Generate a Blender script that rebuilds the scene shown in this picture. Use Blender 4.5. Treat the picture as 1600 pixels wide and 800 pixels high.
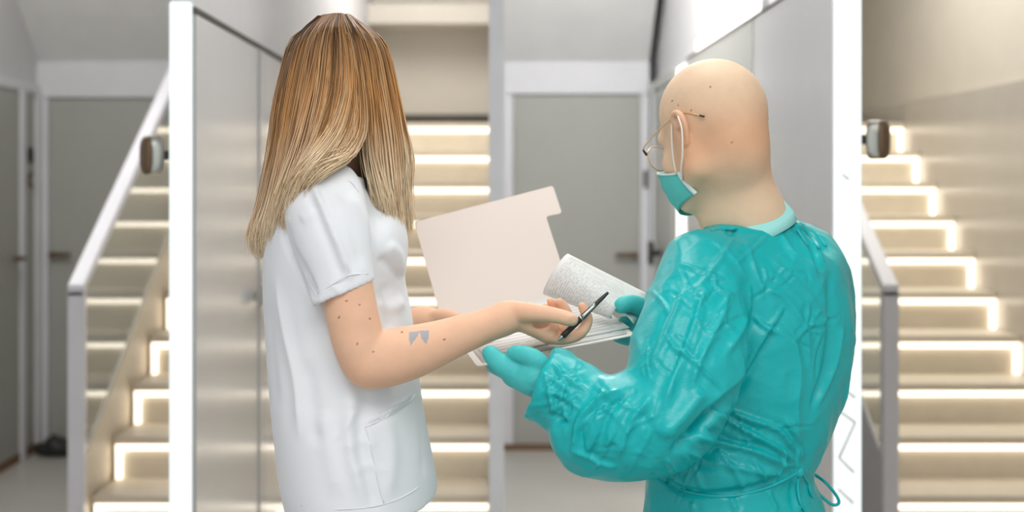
import bpy, bmesh, math, random
import numpy as np
from mathutils import Vector, Matrix
from mathutils.bvhtree import BVHTree
from mathutils.geometry import tessellate_polygon

for o in list(bpy.data.objects): bpy.data.objects.remove(o)
SC = bpy.context.scene
COL = SC.collection
# ------------------------------------------------------------------ camera
F, CX, CY, H = 2072.0, 770.0, 283.0, 1.537      # focal length and vanishing point in pixels (1600x800), eye height in m
cam = bpy.data.cameras.new('camera'); camo = bpy.data.objects.new('camera', cam); COL.objects.link(camo)
camo.location = (0, 0, H); camo.rotation_euler = (math.pi/2, 0, 0)
cam.sensor_width = 36; cam.lens = 36*F/1600
cam.shift_x = (800-CX)/1600; cam.shift_y = (CY-400)/1600
cam.clip_start = 0.05
cam.dof.use_dof = True; cam.dof.focus_distance = 2.05; cam.dof.aperture_fstop = 3.0
SC.camera = camo
# ------------------------------------------------------------------ world and light
w = bpy.data.worlds.new('world'); SC.world = w; w.use_nodes = True
w.node_tree.nodes['Background'].inputs[0].default_value = (0.96, 0.98, 1.0, 1)
w.node_tree.nodes['Background'].inputs[1].default_value = 0.74
def area(name, loc, sx, sy, power, col=(1, .97, .93), rot=(0, 0, 0)):
    l = bpy.data.lights.new(name, 'AREA'); l.shape = 'RECTANGLE'; l.size = sx; l.size_y = sy; l.energy = power; l.color = col
    o = bpy.data.objects.new(name, l); COL.objects.link(o); o.location = loc; o.rotation_euler = rot
    return o
area('fill_light_front', (0.2, 0.55, 2.65), 1.8, 1.0, 30)  # unseen area light, added to brighten the figures from the viewer's side
area('ceiling_light_corridor', (0.25, 2.55, 2.75), 0.9, 0.7, 14)
area('fill_light_stair', (-0.42, 7.0, 3.4), 0.6, 1.4, 28, (1, .96, .9))  # unseen, added to lift the middle flight and its back wall
area('fill_light_stair_right', (1.75, 6.0, 3.4), 0.9, 1.8, 38, (1, .96, .9))  # unseen, added to brighten the right flight and side wall
area('fill_light_hall', (0.45, 5.3, 3.3), 0.7, 1.2, 48)  # unseen fill added for the centre hall
area('fill_light_hall_left', (-2.05, 5.2, 3.3), 0.8, 1.2, 34)  # unseen fill added for the left hall
SC.view_settings.view_transform = 'Standard'; SC.view_settings.look = 'None'
SC.view_settings.exposure = 0.0; SC.view_settings.gamma = 1; SC.view_settings.use_curve_mapping = False

# ------------------------------------------------------------------ helpers
def P(px, py, d): return Vector(((px-CX)*d/F, d, H-(py-CY)*d/F))
def s2l(c): return tuple(((v/255+.055)/1.055)**2.4 if v/255 > .04045 else v/255/12.92 for v in c)
def mat(name, rgb, rough=.5, spec=.5, metal=0, var=.03, scale=6, bump=0, bscale=60, emit=None, estr=0, trans=0, ior=1.45, alpha=1, coat=0, attr=None, sheen=0, sub=0):
    m = bpy.data.materials.new(name); m.use_nodes = True; nt = m.node_tree; b = nt.nodes['Principled BSDF']
    c = s2l(rgb); N = nt.nodes.new; L = nt.links.new
    tc = N('ShaderNodeTexCoord'); no = N('ShaderNodeTexNoise'); no.inputs['Scale'].default_value = scale; no.inputs['Detail'].default_value = 5
    L(tc.outputs['Object'], no.inputs['Vector'])
    if attr:
        at = N('ShaderNodeAttribute'); at.attribute_name = attr; src = at.outputs['Color']
    else:
        rg = N('ShaderNodeRGB'); rg.outputs[0].default_value = (*c, 1); src = rg.outputs[0]
    hs = N('ShaderNodeHueSaturation'); mr = N('ShaderNodeMapRange')
    mr.inputs['To Min'].default_value = 1-var*2; mr.inputs['To Max'].default_value = 1+var*2
    L(no.outputs['Fac'], mr.inputs['Value']); L(mr.outputs[0], hs.inputs['Value']); L(src, hs.inputs['Color']); L(hs.outputs[0], b.inputs['Base Color'])
    b.inputs['Roughness'].default_value = rough; b.inputs['Specular IOR Level'].default_value = spec; b.inputs['Metallic'].default_value = metal
    b.inputs['IOR'].default_value = ior; b.inputs['Transmission Weight'].default_value = trans; b.inputs['Coat Weight'].default_value = coat; b.inputs['Alpha'].default_value = alpha
    b.inputs['Sheen Weight'].default_value = sheen
    if sub: b.inputs['Subsurface Weight'].default_value = sub; b.inputs['Subsurface Radius'].default_value = (.012, .005, .003); b.inputs['Subsurface Scale'].default_value = 1
    if emit: b.inputs['Emission Color'].default_value = (*s2l(emit), 1); b.inputs['Emission Strength'].default_value = estr
    if bump:
        n2 = N('ShaderNodeTexNoise'); n2.inputs['Scale'].default_value = bscale; n2.inputs['Detail'].default_value = 6
        bp = N('ShaderNodeBump'); bp.inputs['Strength'].default_value = bump; bp.inputs['Distance'].default_value = .004
        L(tc.outputs['Object'], n2.inputs['Vector']); L(n2.outputs['Fac'], bp.inputs['Height']); L(bp.outputs[0], b.inputs['Normal'])
    return m
def link(name, me, m, parent=None, smooth=False):
    o = bpy.data.objects.new(name, me); COL.objects.link(o)
    if m: me.materials.append(m)
    if parent: o.parent = parent; o.matrix_parent_inverse = parent.matrix_world.inverted()
    if smooth: me.shade_smooth()
    return o
def tag(o, label=None, cat=None, group=None, kind=None):
    if label: o['label'] = label
    if cat: o['category'] = cat
    if group: o['group'] = group
    if kind: o['kind'] = kind
    return o
def empty(name, loc=(0, 0, 0)):
    o = bpy.data.objects.new(name, None); COL.objects.link(o); o.location = loc; o.empty_display_size = .1
    bpy.context.view_layer.update()
    return o
def pyd(name, v, f, m, parent=None, smooth=False):
    me = bpy.data.meshes.new(name); me.from_pydata([tuple(q) for q in v], [], f); me.update()
    return link(name, me, m, parent, smooth)
def box(name, x0, x1, y0, y1, z0, z1, m, parent=None, bev=0.0):
    bm = bmesh.new()
    r = bmesh.ops.create_cube(bm, size=1)
    for v in bm.verts: v.co = ((x0+x1)/2+v.co.x*(x1-x0), (y0+y1)/2+v.co.y*(y1-y0), (z0+z1)/2+v.co.z*(z1-z0))
    if bev: bmesh.ops.bevel(bm, geom=bm.edges[:], offset=bev, segments=2, affect='EDGES')
    me = bpy.data.meshes.new(name); bm.to_mesh(me); bm.free()
    return link(name, me, m, parent)
def prism(name, poly, axis, a0, a1, m, parent=None, bev=0.0):
    """poly: list of 2-D points in the plane across `axis` ('x': (y,z), 'y': (x,z), 'z': (x,y)); extruded a0..a1"""
    def mk(p, a): return {'x': (a, p[0], p[1]), 'y': (p[0], a, p[1]), 'z': (p[0], p[1], a)}[axis]
    n = len(poly); bm = bmesh.new()
    A = [bm.verts.new(mk(p, a0)) for p in poly]; B = [bm.verts.new(mk(p, a1)) for p in poly]
    bm.faces.new(A); bm.faces.new(B[::-1])
    for i in range(n): bm.faces.new((A[i], B[i], B[(i+1) % n], A[(i+1) % n]))
    bmesh.ops.recalc_face_normals(bm, faces=bm.faces[:])
    if bev: bmesh.ops.bevel(bm, geom=bm.edges[:], offset=bev, segments=2, affect='EDGES')
    me = bpy.data.meshes.new(name); bm.to_mesh(me); bm.free()
    return link(name, me, m, parent)
def catmull(pts, n):
    pts = [np.array(p, float) for p in pts]; Q = [2*pts[0]-pts[1]]+pts+[2*pts[-1]-pts[-2]]; out = []
    for i in range(1, len(Q)-2):
        for t in np.linspace(0, 1, n, endpoint=False):
            a, b, c, d = Q[i-1:i+3]
            out.append(.5*((2*b)+(c-a)*t+(2*a-5*b+4*c-d)*t*t+(3*b-a-3*c+d)*t**3))
    out.append(pts[-1]); return np.array(out)
def tube(name, pts, r, m, parent=None, sides=8, n=5, flat=1.0, r1=None):
    c = catmull(pts, n) if n > 1 else np.array(pts, float); V = []; Fc = []
    up = np.array((0.123, .2, 1.0)); N_ = len(c)
    for i in range(N_):
        t = c[min(i+1, N_-1)]-c[max(i-1, 0)]; t /= np.linalg.norm(t)+1e-9
        s = np.cross(t, up); s /= np.linalg.norm(s)+1e-9; u = np.cross(s, t); up = u
        rr = r if r1 is None else r+(r1-r)*i/(N_-1)
        for k in range(sides):
            a = 2*math.pi*k/sides; V.append(c[i]+rr*math.cos(a)*s+rr*flat*math.sin(a)*u)
    for i in range(N_-1):
        for k in range(sides):
            k2 = (k+1) % sides; Fc.append((i*sides+k, i*sides+k2, (i+1)*sides+k2, (i+1)*sides+k))
    Fc.append(tuple(range(sides))[::-1]); Fc.append(tuple((N_-1)*sides+k for k in range(sides)))
    return pyd(name, V, Fc, m, parent, True)

# ------------------------------------------------------------------ materials
M = {}
M['wall'] = mat('white_wall_paint', (216, 216, 217), .45, .4)
M['cream'] = mat('warm_wall_paint', (222, 216, 204), .5, .4)
M['soffit'] = mat('soffit_paint', (244, 244, 242), .6, .3)
M['wainscot'] = mat('taupe_glossy_panel', (200, 194, 184), .24, .5)
M['panel'] = mat('grey_laminate', (196, 196, 196), .22, .5, var=.015)
M['panel_gloss'] = mat('white_lacquer', (210, 211, 214), .18, .5, var=.01)
M['door'] = mat('grey_door_laminate', (176, 177, 171), .4, .4, var=.015)
M['frame'] = mat('white_frame', (228, 229, 233), .4, .4)
M['floor'] = mat('pale_grey_resin_floor', (186, 184, 178), .3, .5, var=.04, scale=3)
M['step'] = mat('sandstone_step', (226, 216, 198), .5, .4, var=.04, scale=14, bump=.1)
M['gap'] = mat('dark_shadow_gap', (92, 88, 82), .7, .2)
M['wood'] = mat('brown_wood_strip', (120, 88, 60), .5, .4, var=.1, scale=20)
M['white_metal'] = mat('white_powder_coat', (228, 228, 234), .35, .5)
M['glass'] = mat('balustrade_glass', (236, 242, 240), .02, .5, trans=1, ior=1.5, var=0)
M['steel'] = mat('brushed_steel', (190, 188, 182), .28, .5, metal=1, bump=.05, bscale=200)
M['bronze'] = mat('brown_bronze', (112, 90, 68), .4, .5, metal=.3)
M['dark'] = mat('dark_plastic', (48, 48, 46), .4, .5)
M['led'] = mat('led_diffuser_warm', (255, 250, 240), .5, .2, emit=(255, 242, 222), estr=2.2, var=0)
M['led_cool'] = mat('led_diffuser_cool', (215, 220, 220), .6, .1, emit=(238, 250, 250), estr=.72, var=0)
M['led_cove'] = mat('led_diffuser_cove', (255, 252, 246), .5, .2, emit=(255, 250, 240), estr=1.5, var=0)
M['mark'] = mat('pale_grey_line_print', (190, 186, 184), .6, .1, emit=(226, 222, 218), estr=.2, var=0)

# ------------------------------------------------------------------ room shell
def S(o): o['kind'] = 'structure'; return o
S(box('floor', -2.7, 3.2, -2.5, 9.4, -.1, 0, M['floor']))
S(box('ceiling', -2.7, 3.2, 0.4, 9.4, 3.5, 3.6, M['wall']))
BD = 7.63
# hall back wall (centre) and (left) with door openings, sloped soffits
def hall(n, x0, x1, dx0, dx1, dh, nm):
    wl = S(box('wall_back_'+nm, x0, x1, BD, BD+.12, 0, 3.5, M['wall']))
    fr = S(box('trim_%d' % n, dx0-.07, dx0, BD-.03, BD, 0, dh+.05, M['frame'], bev=.004))
    S(box('trim_%d' % (n+1), dx1, dx1+.05, BD-.03, BD, 0, dh+.05, M['frame'], bev=.004))
    S(box('trim_%d' % (n+2), dx0-.07, dx1+.05, BD-.04, BD, dh+.006, 2.22, M['frame'], bev=.004))
    S(box('baseboard_%s' % nm, x0, x1, BD-.06, BD-.031, 0, .03, M['wood']))
    # soffit slopes up towards the viewer
    S(prism('ceiling_slope_'+nm, [(BD, 2.225), (6.2, 3.42), (6.2, 3.5), (BD, 3.5)], 'x', x0, x1, M['soffit']))
hall(1, .045, .898, .115, .847, 2.03, 'hall')
hall(4, -2.61, -1.57, -2.55, -1.865, 2.01, 'left_hall')
def door(n, x0, x1, h, hx, hz, side):
    e = tag(empty('door_%d' % n, ((x0+x1)/2, BD-.012, 0)), kind='structure')
    box('door_leaf', x0+.004, x1-.004, BD-.022, BD-.002, .022, h, M['door'], e, .003)
    box('shadow_gap', x0-.001, x1+.001, BD-.0225, BD-.001, h, h+.05, M['gap'] if n == 1 else M['gap'], e) if False else None
    hd = box('handle', hx-.065, hx+.065, BD-.07, BD-.052, hz-.012, hz+.012, M['bronze'], e, .005)
    box('handle_rose', hx+side*.045-.014, hx+side*.045+.014, BD-.054, BD-.022, hz-.014, hz+.014, M['bronze'], hd, .004)
door(1, .115, .847, 2.03, .765, 1.115, 1)
door(2, -2.55, -1.865, 2.01, -2.475, 1.117, -1)
# left side wall of the left hall with a door seen edge on
XL = -2.61
S(box('wall_left', XL-.12, XL, 1.6, BD, 0, 3.5, M['wall']))
e = tag(empty('door_3', (XL, 7.0, 0)), kind='structure')
box('door_leaf', XL, XL+.018, 6.5, 7.26, .02, 2.03, M['door'], e, .003)
box('door_frame', XL, XL+.03, 7.27, 7.34, 0, 2.06, M['frame'], e, .003)
box('frame_head', XL, XL+.025, 6.4, 7.62, 2.035, 2.09, M['frame'], e, .003)
hd = box('handle', XL+.055, XL+.075, 7.08, 7.21, 1.105, 1.129, M['bronze'], e, .005)
box('handle_rose', XL+.018, XL+.056, 7.18, 7.205, 1.103, 1.131, M['bronze'], hd, .004)
S(box('trim_8', XL, XL+.03, BD-.11, BD-.035, 0, 2.06, M['frame'], bev=.004))
S(box('baseboard_left', XL, XL+.02, 6.3, BD-.04, 0, .05, M['wood']))
S(box('wall_pier', XL, XL+.012, 7.345, BD-.115, .05, 2.035, M['door']))
def wallplate(name, zc, h, lab, inner):
    e = empty(name, (XL+.012, 7.44, zc)); tag(e, lab, 'switch')
    box('plate', XL+.012, XL+.024, 7.405, 7.475, zc-h/2, zc+h/2, M['dark'] if inner else M['bronze'], e, .004)
    box('rocker', XL+.023, XL+.030, 7.42, 7.46, zc-h*.3, zc+h*.3, M['dark'] if inner else M['steel'], e, .003)
wallplate('wall_switch', 1.683, .085, 'square black wall control beside the left hall door, upper of the two', True)
wallplate('wall_switch', 1.543, .085, 'bronze wall switch plate just below the black wall control', False)
# dark bag standing in the corner of the left hall
e = tag(empty('corner_bag', (-2.47, 7.44, 0)), 'dark bag slumped in the corner by the left hall door', 'bag')
bm = bmesh.new(); bmesh.ops.create_uvsphere(bm, u_segments=20, v_segments=12, radius=1)
for v in bm.verts:
    z = v.co.z; v.co = (-2.44+v.co.x*.10*(1.2-.5*z), 7.43+v.co.y*.08, max(0, .05+z*.06+.012*math.sin(v.co.x*5+z*4)))
me = bpy.data.meshes.new('bag_body'); bm.to_mesh(me); bm.free(); link('bag_body', me, M['dark'], e, True)
tube('bag_strap', [(-2.5, 7.41, .09), (-2.44, 7.38, .11), (-2.36, 7.37, .03), (-2.28, 7.37, .008)], .006, M['dark'], e)

# partition wall on the left (glossy panels, LED front edge)
S(box('wall_partition_left', -.852, -.803, 3.52, 9.2, 0, 3.5, M['wall']))
def wpanel(name, x0, x1, y0, y1, z0, z1, m): return S(box(name, x0, x1, y0, y1, z0, z1, m, bev=.003))
e = tag(empty('door_4', (-.80, 4.0, 0)), kind='structure')
box('door_leaf', -.803, -.791, 3.535, 4.47, .01, 1.985, M['panel'], e, .003)
box('door_frame', -.803, -.785, 4.475, 4.60, 0, 1.985, M['panel'], e, .006)
hd = box('handle', -.775, -.75, 4.37, 4.45, 1.125, 1.19, M['steel'], e, .008)
box('handle_stem', -.792, -.774, 4.40, 4.43, 1.14, 1.17, M['steel'], hd)
wpanel('wall_panel_left', -.803, -.791, 4.61, 7.5, .01, 1.985, M['panel_gloss'])
S(box('trim_9', -.803, -.788, 3.52, 7.5, 1.986, 2.0, M['gap']))
e = tag(empty('led_light_column', (-.826, 3.5, 0)), 'tall glowing white light strip on the left partition edge', 'light')
box('diffuser', -.853, -.798, 3.495, 3.515, .02, 2.01, M['led_cool'], e, .003)
box('housing', -.855, -.796, 3.515, 3.522, 0, 2.015, M['frame'], e)
# partition on the right
XR = .898
S(box('wall_partition_right', XR+.012, .962, 3.50, 9.2, 0, 2.1, M['panel']))
S(box('wall_partition_right_upper', XR+.05, .962, 3.50, 9.2, 2.1, 3.5, M['wall']))
wpanel('wall_panel_right', XR, XR+.012, 3.505, 4.57, .01, 2.1, M['panel'])
wpanel('wall_panel_right_far', XR, XR+.012, 4.58, 6.13, .01, 2.1, M['door'])
S(box('trim_10', XR-.004, XR+.05, 3.505, 6.13, 2.1, 2.106, M['gap']))
e = tag(empty('cove_light', (XR+.03, 5.2, 2.106)), 'slanting bright cove light above the grey wall panel behind the bald man', 'light')
box('diffuser', XR+.008, XR+.03, 4.6, 5.92, 2.11, 2.165, M['led_cove'], e, .003)
box('channel', XR+.03, XR+.049, 4.58, 5.94, 2.106, 2.165, M['frame'], e)
e = tag(empty('led_wall_light', (XR, 6.3, 0)), 'narrow upright light strip on the wall behind the face mask', 'light')
box('diffuser', XR-.004, XR+.010, 6.20, 6.44, .03, 2.085, M['led_cove'], e, .003)
box('channel', XR+.002, XR+.0119, 6.17, 6.47, 0, 2.09, M['frame'], e)
e = tag(empty('door_5', (XR, 7.0, 0)), kind='structure')
box('door_leaf', XR-.004, XR+.011, 6.62, 7.36, .02, 2.03, M['door'], e, .003)
box('door_frame', XR-.012, XR+.011, 7.37, 7.44, 0, 2.09, M['frame'], e, .003)
box('frame_head', XR-.01, XR+.011, 6.5, 7.58, 2.035, 2.09, M['door'], e, .003)
hd = box('handle', XR-.07, XR-.05, 6.98, 7.11, 1.09, 1.22, M['dark'], e, .006)
box('handle_rose', XR-.052, XR-.003, 7.03, 7.06, 1.14, 1.17, M['dark'], hd, .004)
box('latch_plate', .862, .884, BD-.05, BD-.031, 1.50, 1.60, M['gap'], e, .004)
e = tag(empty('led_light_column', (.93, 3.48, 0)), 'tall glowing white light strip with zigzag lines beside the teal gown', 'light')
box('diffuser', XR, .966, 3.475, 3.495, .02, 2.25, M['led_cool'], e, .003)
box('housing', XR-.001, .972, 3.495, 3.5045, 0, 2.26, M['frame'], e)
def zig(pts):
    for a, b in zip(pts, pts[1:]):
        tube('zigzag_line', [P(*a, 3.473), P(*b, 3.473)], .0030, M['mark'], e, sides=6, n=1)
for pts in ([(1316, 606), (1336, 621)], [(1309, 640), (1336, 660), (1311, 715), (1334, 738)], [(1310, 764), (1333, 786)], [(1316, 272), (1326, 280)]): zig(pts)
# right-hand stair well walls
XW = 2.35
S(box('wall_right', XW, XW+.12, 1.6, 9.2, 0, 1.985, M['wainscot']))
S(box('wall_right_upper', XW+.02, XW+.12, 1.6, 9.2, 1.985, 3.5, M['cream']))
S(box('wall_back', -2.7, 3.2, 8.95, 9.1, 1.6, 3.5, M['cream']))
S(box('baseboard_back', -.80, 2.35, 8.93, 8.95, 1.87, 1.985, M['gap']))
S(box('trim_11', -.803, -.014, 8.55, 8.95, 2.555, 2.68, M['cream']))
# wall between the middle flight and the hall
S(box('wall_middle', -.014, .04, 4.72, 8.95, 0, 3.5, M['frame']))

# ------------------------------------------------------------------ stairs
G, R_, D0, Z0 = .28, .17, 5.04, .34
def flight(x0, x1, lab, lside, top=9):
    st = empty('staircase', ((x0+x1)/2, D0-2*G, 0)); tag(st, lab, 'staircase', 'lit stone staircases')
    for k in range(-1, top+1):
        z = Z0+k*R_; d = D0+k*G
        dep = d+G+.04 if k < top else 8.95
        s = box('step', x0, x1, d+.028, dep, max(0, z-R_-.02), z-.03, M['step'], st)
        box('tread', x0, x1, d, dep, z-.03, z, M['step'], s, .003)
        box('led_strip', x0+.004, x1-.004, d+.006, d+.0275, z-.053, z-.031, M['led'], s)
        xs = x0+.004 if lside == 'l' else x1-.026
        box('led_strip', xs, xs+.022, d+.008, d+.0275, z-R_+.002, z-.054, M['led'], s)
    return st
flight(-1.52, -.856, 'stone stairs with glowing step edges seen left of the left light strip', 'l')
flight(-.785, -.016, 'stone stairs with glowing step edges seen between the woman and the folder', 'l')
flight(1.519, 2.345, 'stone stairs with glowing step edges at the right edge beside the taupe wall', 'r')
def railing(x, lab, sgn):
    e = empty('stair_railing', (x, 4.97, 0)); tag(e, lab, 'railing', 'white stair railings')
    yp, zt, sl = 4.97, 1.137, R_/G
    box('post', x-.03, x+.03, yp-.03, yp+.012, 0, zt-.01, M['white_metal'], e, .004)
    y1 = 7.6
    prism('handrail', [(yp-.03, zt-.03), (yp-.03, zt+.012), (y1, zt+.012+(y1-yp+.03)*sl), (y1, zt-.045+(y1-yp+.03)*sl)], 'x', x-.03, x+.03, M['white_metal'], e, .004)
    zb = .46
    prism('stringer', [(yp+.013, 0), (yp+.013, zb), (y1, zb+(y1-yp)*sl), (y1, zb-.5+(y1-yp)*sl), (yp+.75, 0)], 'x', x-.012, x+.012, M['white_metal'] if sgn > 0 else M['step'], e)
    prism('glass_panel', [(yp+.014, zb+.002), (yp+.014, zt-.02), (y1-.01, zt-.04+(y1-yp)*sl), (y1-.01, zb+.004+(y1-yp-.01)*sl)], 'x', x-.006, x+.006, M['glass'], e)
railing(1.484, 'white railing with glass panel in front of the right-hand stairs', 1)
railing(-1.555, 'white railing with reflecting glass panel beside the left-hand stairs', -1)

# ------------------------------------------------------------------ oval metal pulls near the light columns
def pull(cx, sgn, xin, y, z, lab):
    e = empty('door_pull', (cx, y, z)); tag(e, lab, 'handle', 'oval wall pulls'); turn = -sgn*math.radians(38)
    n = 28; hw, hh = .030, .052
    def ov(s, q): return [(y+math.copysign(abs(math.cos(a))**.75, math.cos(a))*hw*s, z+math.copysign(abs(math.sin(a))**.75, math.sin(a))*hh*s) for a in [2*math.pi*i/n for i in range(n)]]
    a, b, c, d_ = cx-sgn*.022, cx+sgn*.012, cx+sgn*.014, cx+sgn*.026
    prism('rim', ov(1, 0), 'x', *sorted((a, b)), M['steel'], e, .002)
    prism('joint', ov(.97, 0), 'x', *sorted((b, c)), M['dark'], e)
    # domed brown cap
    V = []; Fc = []
    for j, (s, xx) in enumerate([(1.0, c), (.98, c+sgn*.006), (.85, c+sgn*.011), (.6, c+sgn*.014), (.3, c+sgn*.0155)]):
        V += [(xx, q[0], q[1]) for q in ov(s, 0)]
    for j in range(4):
        for i in range(n): Fc.append((j*n+i, j*n+(i+1) % n, (j+1)*n+(i+1) % n, (j+1)*n+i))
    Fc.append(tuple(4*n+i for i in range(n))); Fc.append(tuple(range(n))[::-1])
    pyd('cap', V, Fc, M['bronze'], e, True)
    e.rotation_euler = (0, 0, turn); bpy.context.view_layer.update()
    box('stem', *sorted((xin, cx)), y-.01, y+.03, z-.012, z+.012, M['dark'], e)
pull(1.022, 1, .962, 3.52, 1.647, 'oval steel and brown pull beside the right light strip')
pull(-.912, -1, -.852, 3.55, 1.606, 'oval brown pull beside the left light strip')

# ------------------------------------------------------------------ implicit-surface modeller (numpy)
class Field:
    def __init__(s, lo, hi, h):
        s.lo = np.array(lo, float); s.h = h; s.n = np.ceil((np.array(hi)-s.lo)/h).astype(int)+1
        s.a = np.full(s.n, 1.0, np.float32)
    def sub(s, lo, hi):
        i0 = np.maximum(0, np.floor((np.array(lo)-s.lo)/s.h).astype(int)); i1 = np.minimum(s.n, np.ceil((np.array(hi)-s.lo)/s.h).astype(int)+1)
        if (i1 <= i0).any(): return None
        ax = [(s.lo[k]+s.h*np.arange(i0[k], i1[k])).astype(np.float32) for k in range(3)]
        return (slice(i0[0], i1[0]), slice(i0[1], i1[1]), slice(i0[2], i1[2])), ax[0][:, None, None], ax[1][None, :, None], ax[2][None, None, :]
    def put(s, lo, hi, k, fn, op='u'):
        m = k+3*s.h
        q = s.sub(np.array(lo)-m, np.array(hi)+m)
        if q is None: return
        sl, x, y, z = q; a = s.a[sl]; b = fn(x, y, z)
        if op == 'u':
            if k > 0:
                hh = np.clip(.5+.5*(b-a)/k, 0, 1); s.a[sl] = b+(a-b)*hh-k*hh*(1-hh)
            else: s.a[sl] = np.minimum(a, b)
        elif op == 's':
            b = -b
            if k > 0:
                hh = np.clip(.5-.5*(b-a)/k, 0, 1); s.a[sl] = b+(a-b)*hh+k*hh*(1-hh)
            else: s.a[sl] = np.maximum(a, b)
    def cone(s, a, b, ra, rb, k=.01, op='u', flat=None, fdir=None):
        """tapered capsule; flat: thickness ratio along direction fdir"""
        a = np.array(a, float); b = np.array(b, float); ba = b-a; L2 = float(ba@ba)+1e-12; r = max(ra, rb)
        if flat:
            fd = np.array(fdir, float); fd /= np.linalg.norm(fd)
        def fn(x, y, z):
            px, py, pz = x-a[0], y-a[1], z-a[2]
            t = np.clip((px*ba[0]+py*ba[1]+pz*ba[2])/L2, 0, 1)
            px, py, pz = px-t*ba[0], py-t*ba[1], pz-t*ba[2]
            q = px*px+py*py+pz*pz
            if flat:
                e = px*fd[0]+py*fd[1]+pz*fd[2]; q = q+e*e*(1/flat**2-1)
                return (np.sqrt(q)-(ra+t*(rb-ra)))*(.5+.5*flat)
            return np.sqrt(q)-(ra+t*(rb-ra))
        s.put(np.minimum(a, b)-r, np.maximum(a, b)+r, k, fn, op)
    def chain(s, pts, rs, k=.01, sub=4, op='u', **kw):
        c = catmull([tuple(p)+(r,) for p, r in zip(pts, rs)], sub)
        for p, q in zip(c[:-1], c[1:]): s.cone(p[:3], q[:3], p[3], q[3], k, op, **kw)
    def ell(s, c, r, k=.01, op='u', R=None):
        c = np.array(c, float); r = np.array(r, float); R = np.eye(3) if R is None else np.array(R)   # rows of R: local axes
        ext = np.sqrt(((R.T*r)**2).sum(1))
        def fn(x, y, z):
            px, py, pz = x-c[0], y-c[1], z-c[2]
            l = [px*R[i][0]+py*R[i][1]+pz*R[i][2] for i in range(3)]
            k0 = np.sqrt(sum((l[i]/r[i])**2 for i in range(3))); k1 = np.sqrt(sum((l[i]/r[i]**2)**2 for i in range(3)))+1e-9
            return k0*(k0-1)/k1
        s.put(c-ext, c+ext, k, fn, op)
    def loft(s, rows, k=.01, op='u', pw=2.2, yaw=0.0):
        """rows: (z, cx, cy, rx, ry) from bottom to top; yaw turns the section about z"""
        rows = np.array(sorted(rows)); zz = rows[:, 0]; mx = rows[:, 3:5].max()
        dense = np.linspace(zz[0], zz[-1], 200)
        cc = catmull([tuple(r) for r in rows], 8); cs = [np.interp(dense, cc[:, 0], cc[:, i]) for i in range(1, 5)]
        ca, sa = math.cos(yaw), math.sin(yaw)
        def fn(x, y, z):
            v = [np.interp(z, dense, c).astype(np.float32) for c in cs]
            dx, dy = x-v[0], y-v[1]; u = dx*ca+dy*sa; w_ = -dx*sa+dy*ca
            q = (np.abs(u/v[2])**pw+np.abs(w_/v[3])**pw)**(1/pw)
            d = (q-1)*np.minimum(v[2], v[3])
            return np.maximum(d, np.maximum(zz[0]-z, z-zz[-1]))
        s.put((rows[:, 1].min()-mx, rows[:, 2].min()-mx, zz[0]), (rows[:, 1].max()+mx, rows[:, 2].max()+mx, zz[-1]), k, fn, op)
    def cut(s, p, n, k=.004):
        """remove everything on the +n side of the plane"""
        n = np.array(n, float); n /= np.linalg.norm(n); p = np.array(p, float)
        ax = [(s.lo[i]+s.h*np.arange(s.n[i])).astype(np.float32) for i in range(3)]
        d = (ax[0]-p[0])[:, None, None]*n[0]+(ax[1]-p[1])[None, :, None]*n[1]+(ax[2]-p[2])[None, None, :]*n[2]
        s.a = np.maximum(s.a, d.astype(np.float32))
    def mesh(s, smooth=1):
        a = s.a; a[0] = a[-1] = 1; a[:, 0] = a[:, -1] = 1; a[:, :, 0] = a[:, :, -1] = 1
        neg = a < 0; n = np.array(a.shape)
        c = [neg[i:n[0]-1+i, j:n[1]-1+j, k:n[2]-1+k] for i in (0, 1) for j in (0, 1) for k in (0, 1)]
        al = c[0].copy(); an = c[0].copy()
        for q in c[1:]: al &= q; an |= q
        I = np.argwhere(an & ~al); idx = np.full(n-1, -1, np.int32); idx[tuple(I.T)] = np.arange(len(I))
        acc = np.zeros((len(I), 3)); cnt = np.zeros(len(I))
        for ax in range(3):
            o1, o2 = [q for q in range(3) if q != ax]
            for u in (0, 1):
                for v in (0, 1):
                    A = I.copy(); A[:, o1] += u; A[:, o2] += v; B = A.copy(); B[:, ax] += 1
                    fa = a[tuple(A.T)]; fb = a[tuple(B.T)]; m = (fa < 0) != (fb < 0)
                    t = fa/(fa-fb+1e-12); p = (A-I).astype(float); p[:, ax] += t
                    acc[m] += p[m]; cnt[m] += 1
        V = s.lo+s.h*(I+acc/cnt[:, None]); Q = []
        for ax in range(3):
            o1, o2 = [q for q in range(3) if q != ax]
            sl0 = [slice(None)]*3; sl1 = [slice(None)]*3; sl0[ax] = slice(0, -1); sl1[ax] = slice(1, None)
            e = np.argwhere(neg[tuple(sl0)] != neg[tuple(sl1)])
            st = neg[tuple(e.T)]
            def g(u, v): w_ = e.copy(); w_[:, o1] -= u; w_[:, o2] -= v; return idx[tuple(w_.T)]
            q = np.stack([g(1, 1), g(0, 1), g(0, 0), g(1, 0)], 1)
            fl = st if ax != 1 else ~st
            q[~fl] = q[~fl][:, ::-1]; Q.append(q)
        Q = np.concatenate(Q)
        for _ in range(smooth): V = lap(V, Q, .5)
        return V, Q
def lap(V, Q, f):
    acc = np.zeros_like(V); cnt = np.zeros(len(V))
    for i in range(4):
        for j in (1, 3):
            np.add.at(acc, Q[:, i], V[Q[:, (i+j) % 4]]); np.add.at(cnt, Q[:, i], 1)
    return V+(acc/np.maximum(cnt, 1)[:, None]-V)*f
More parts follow.
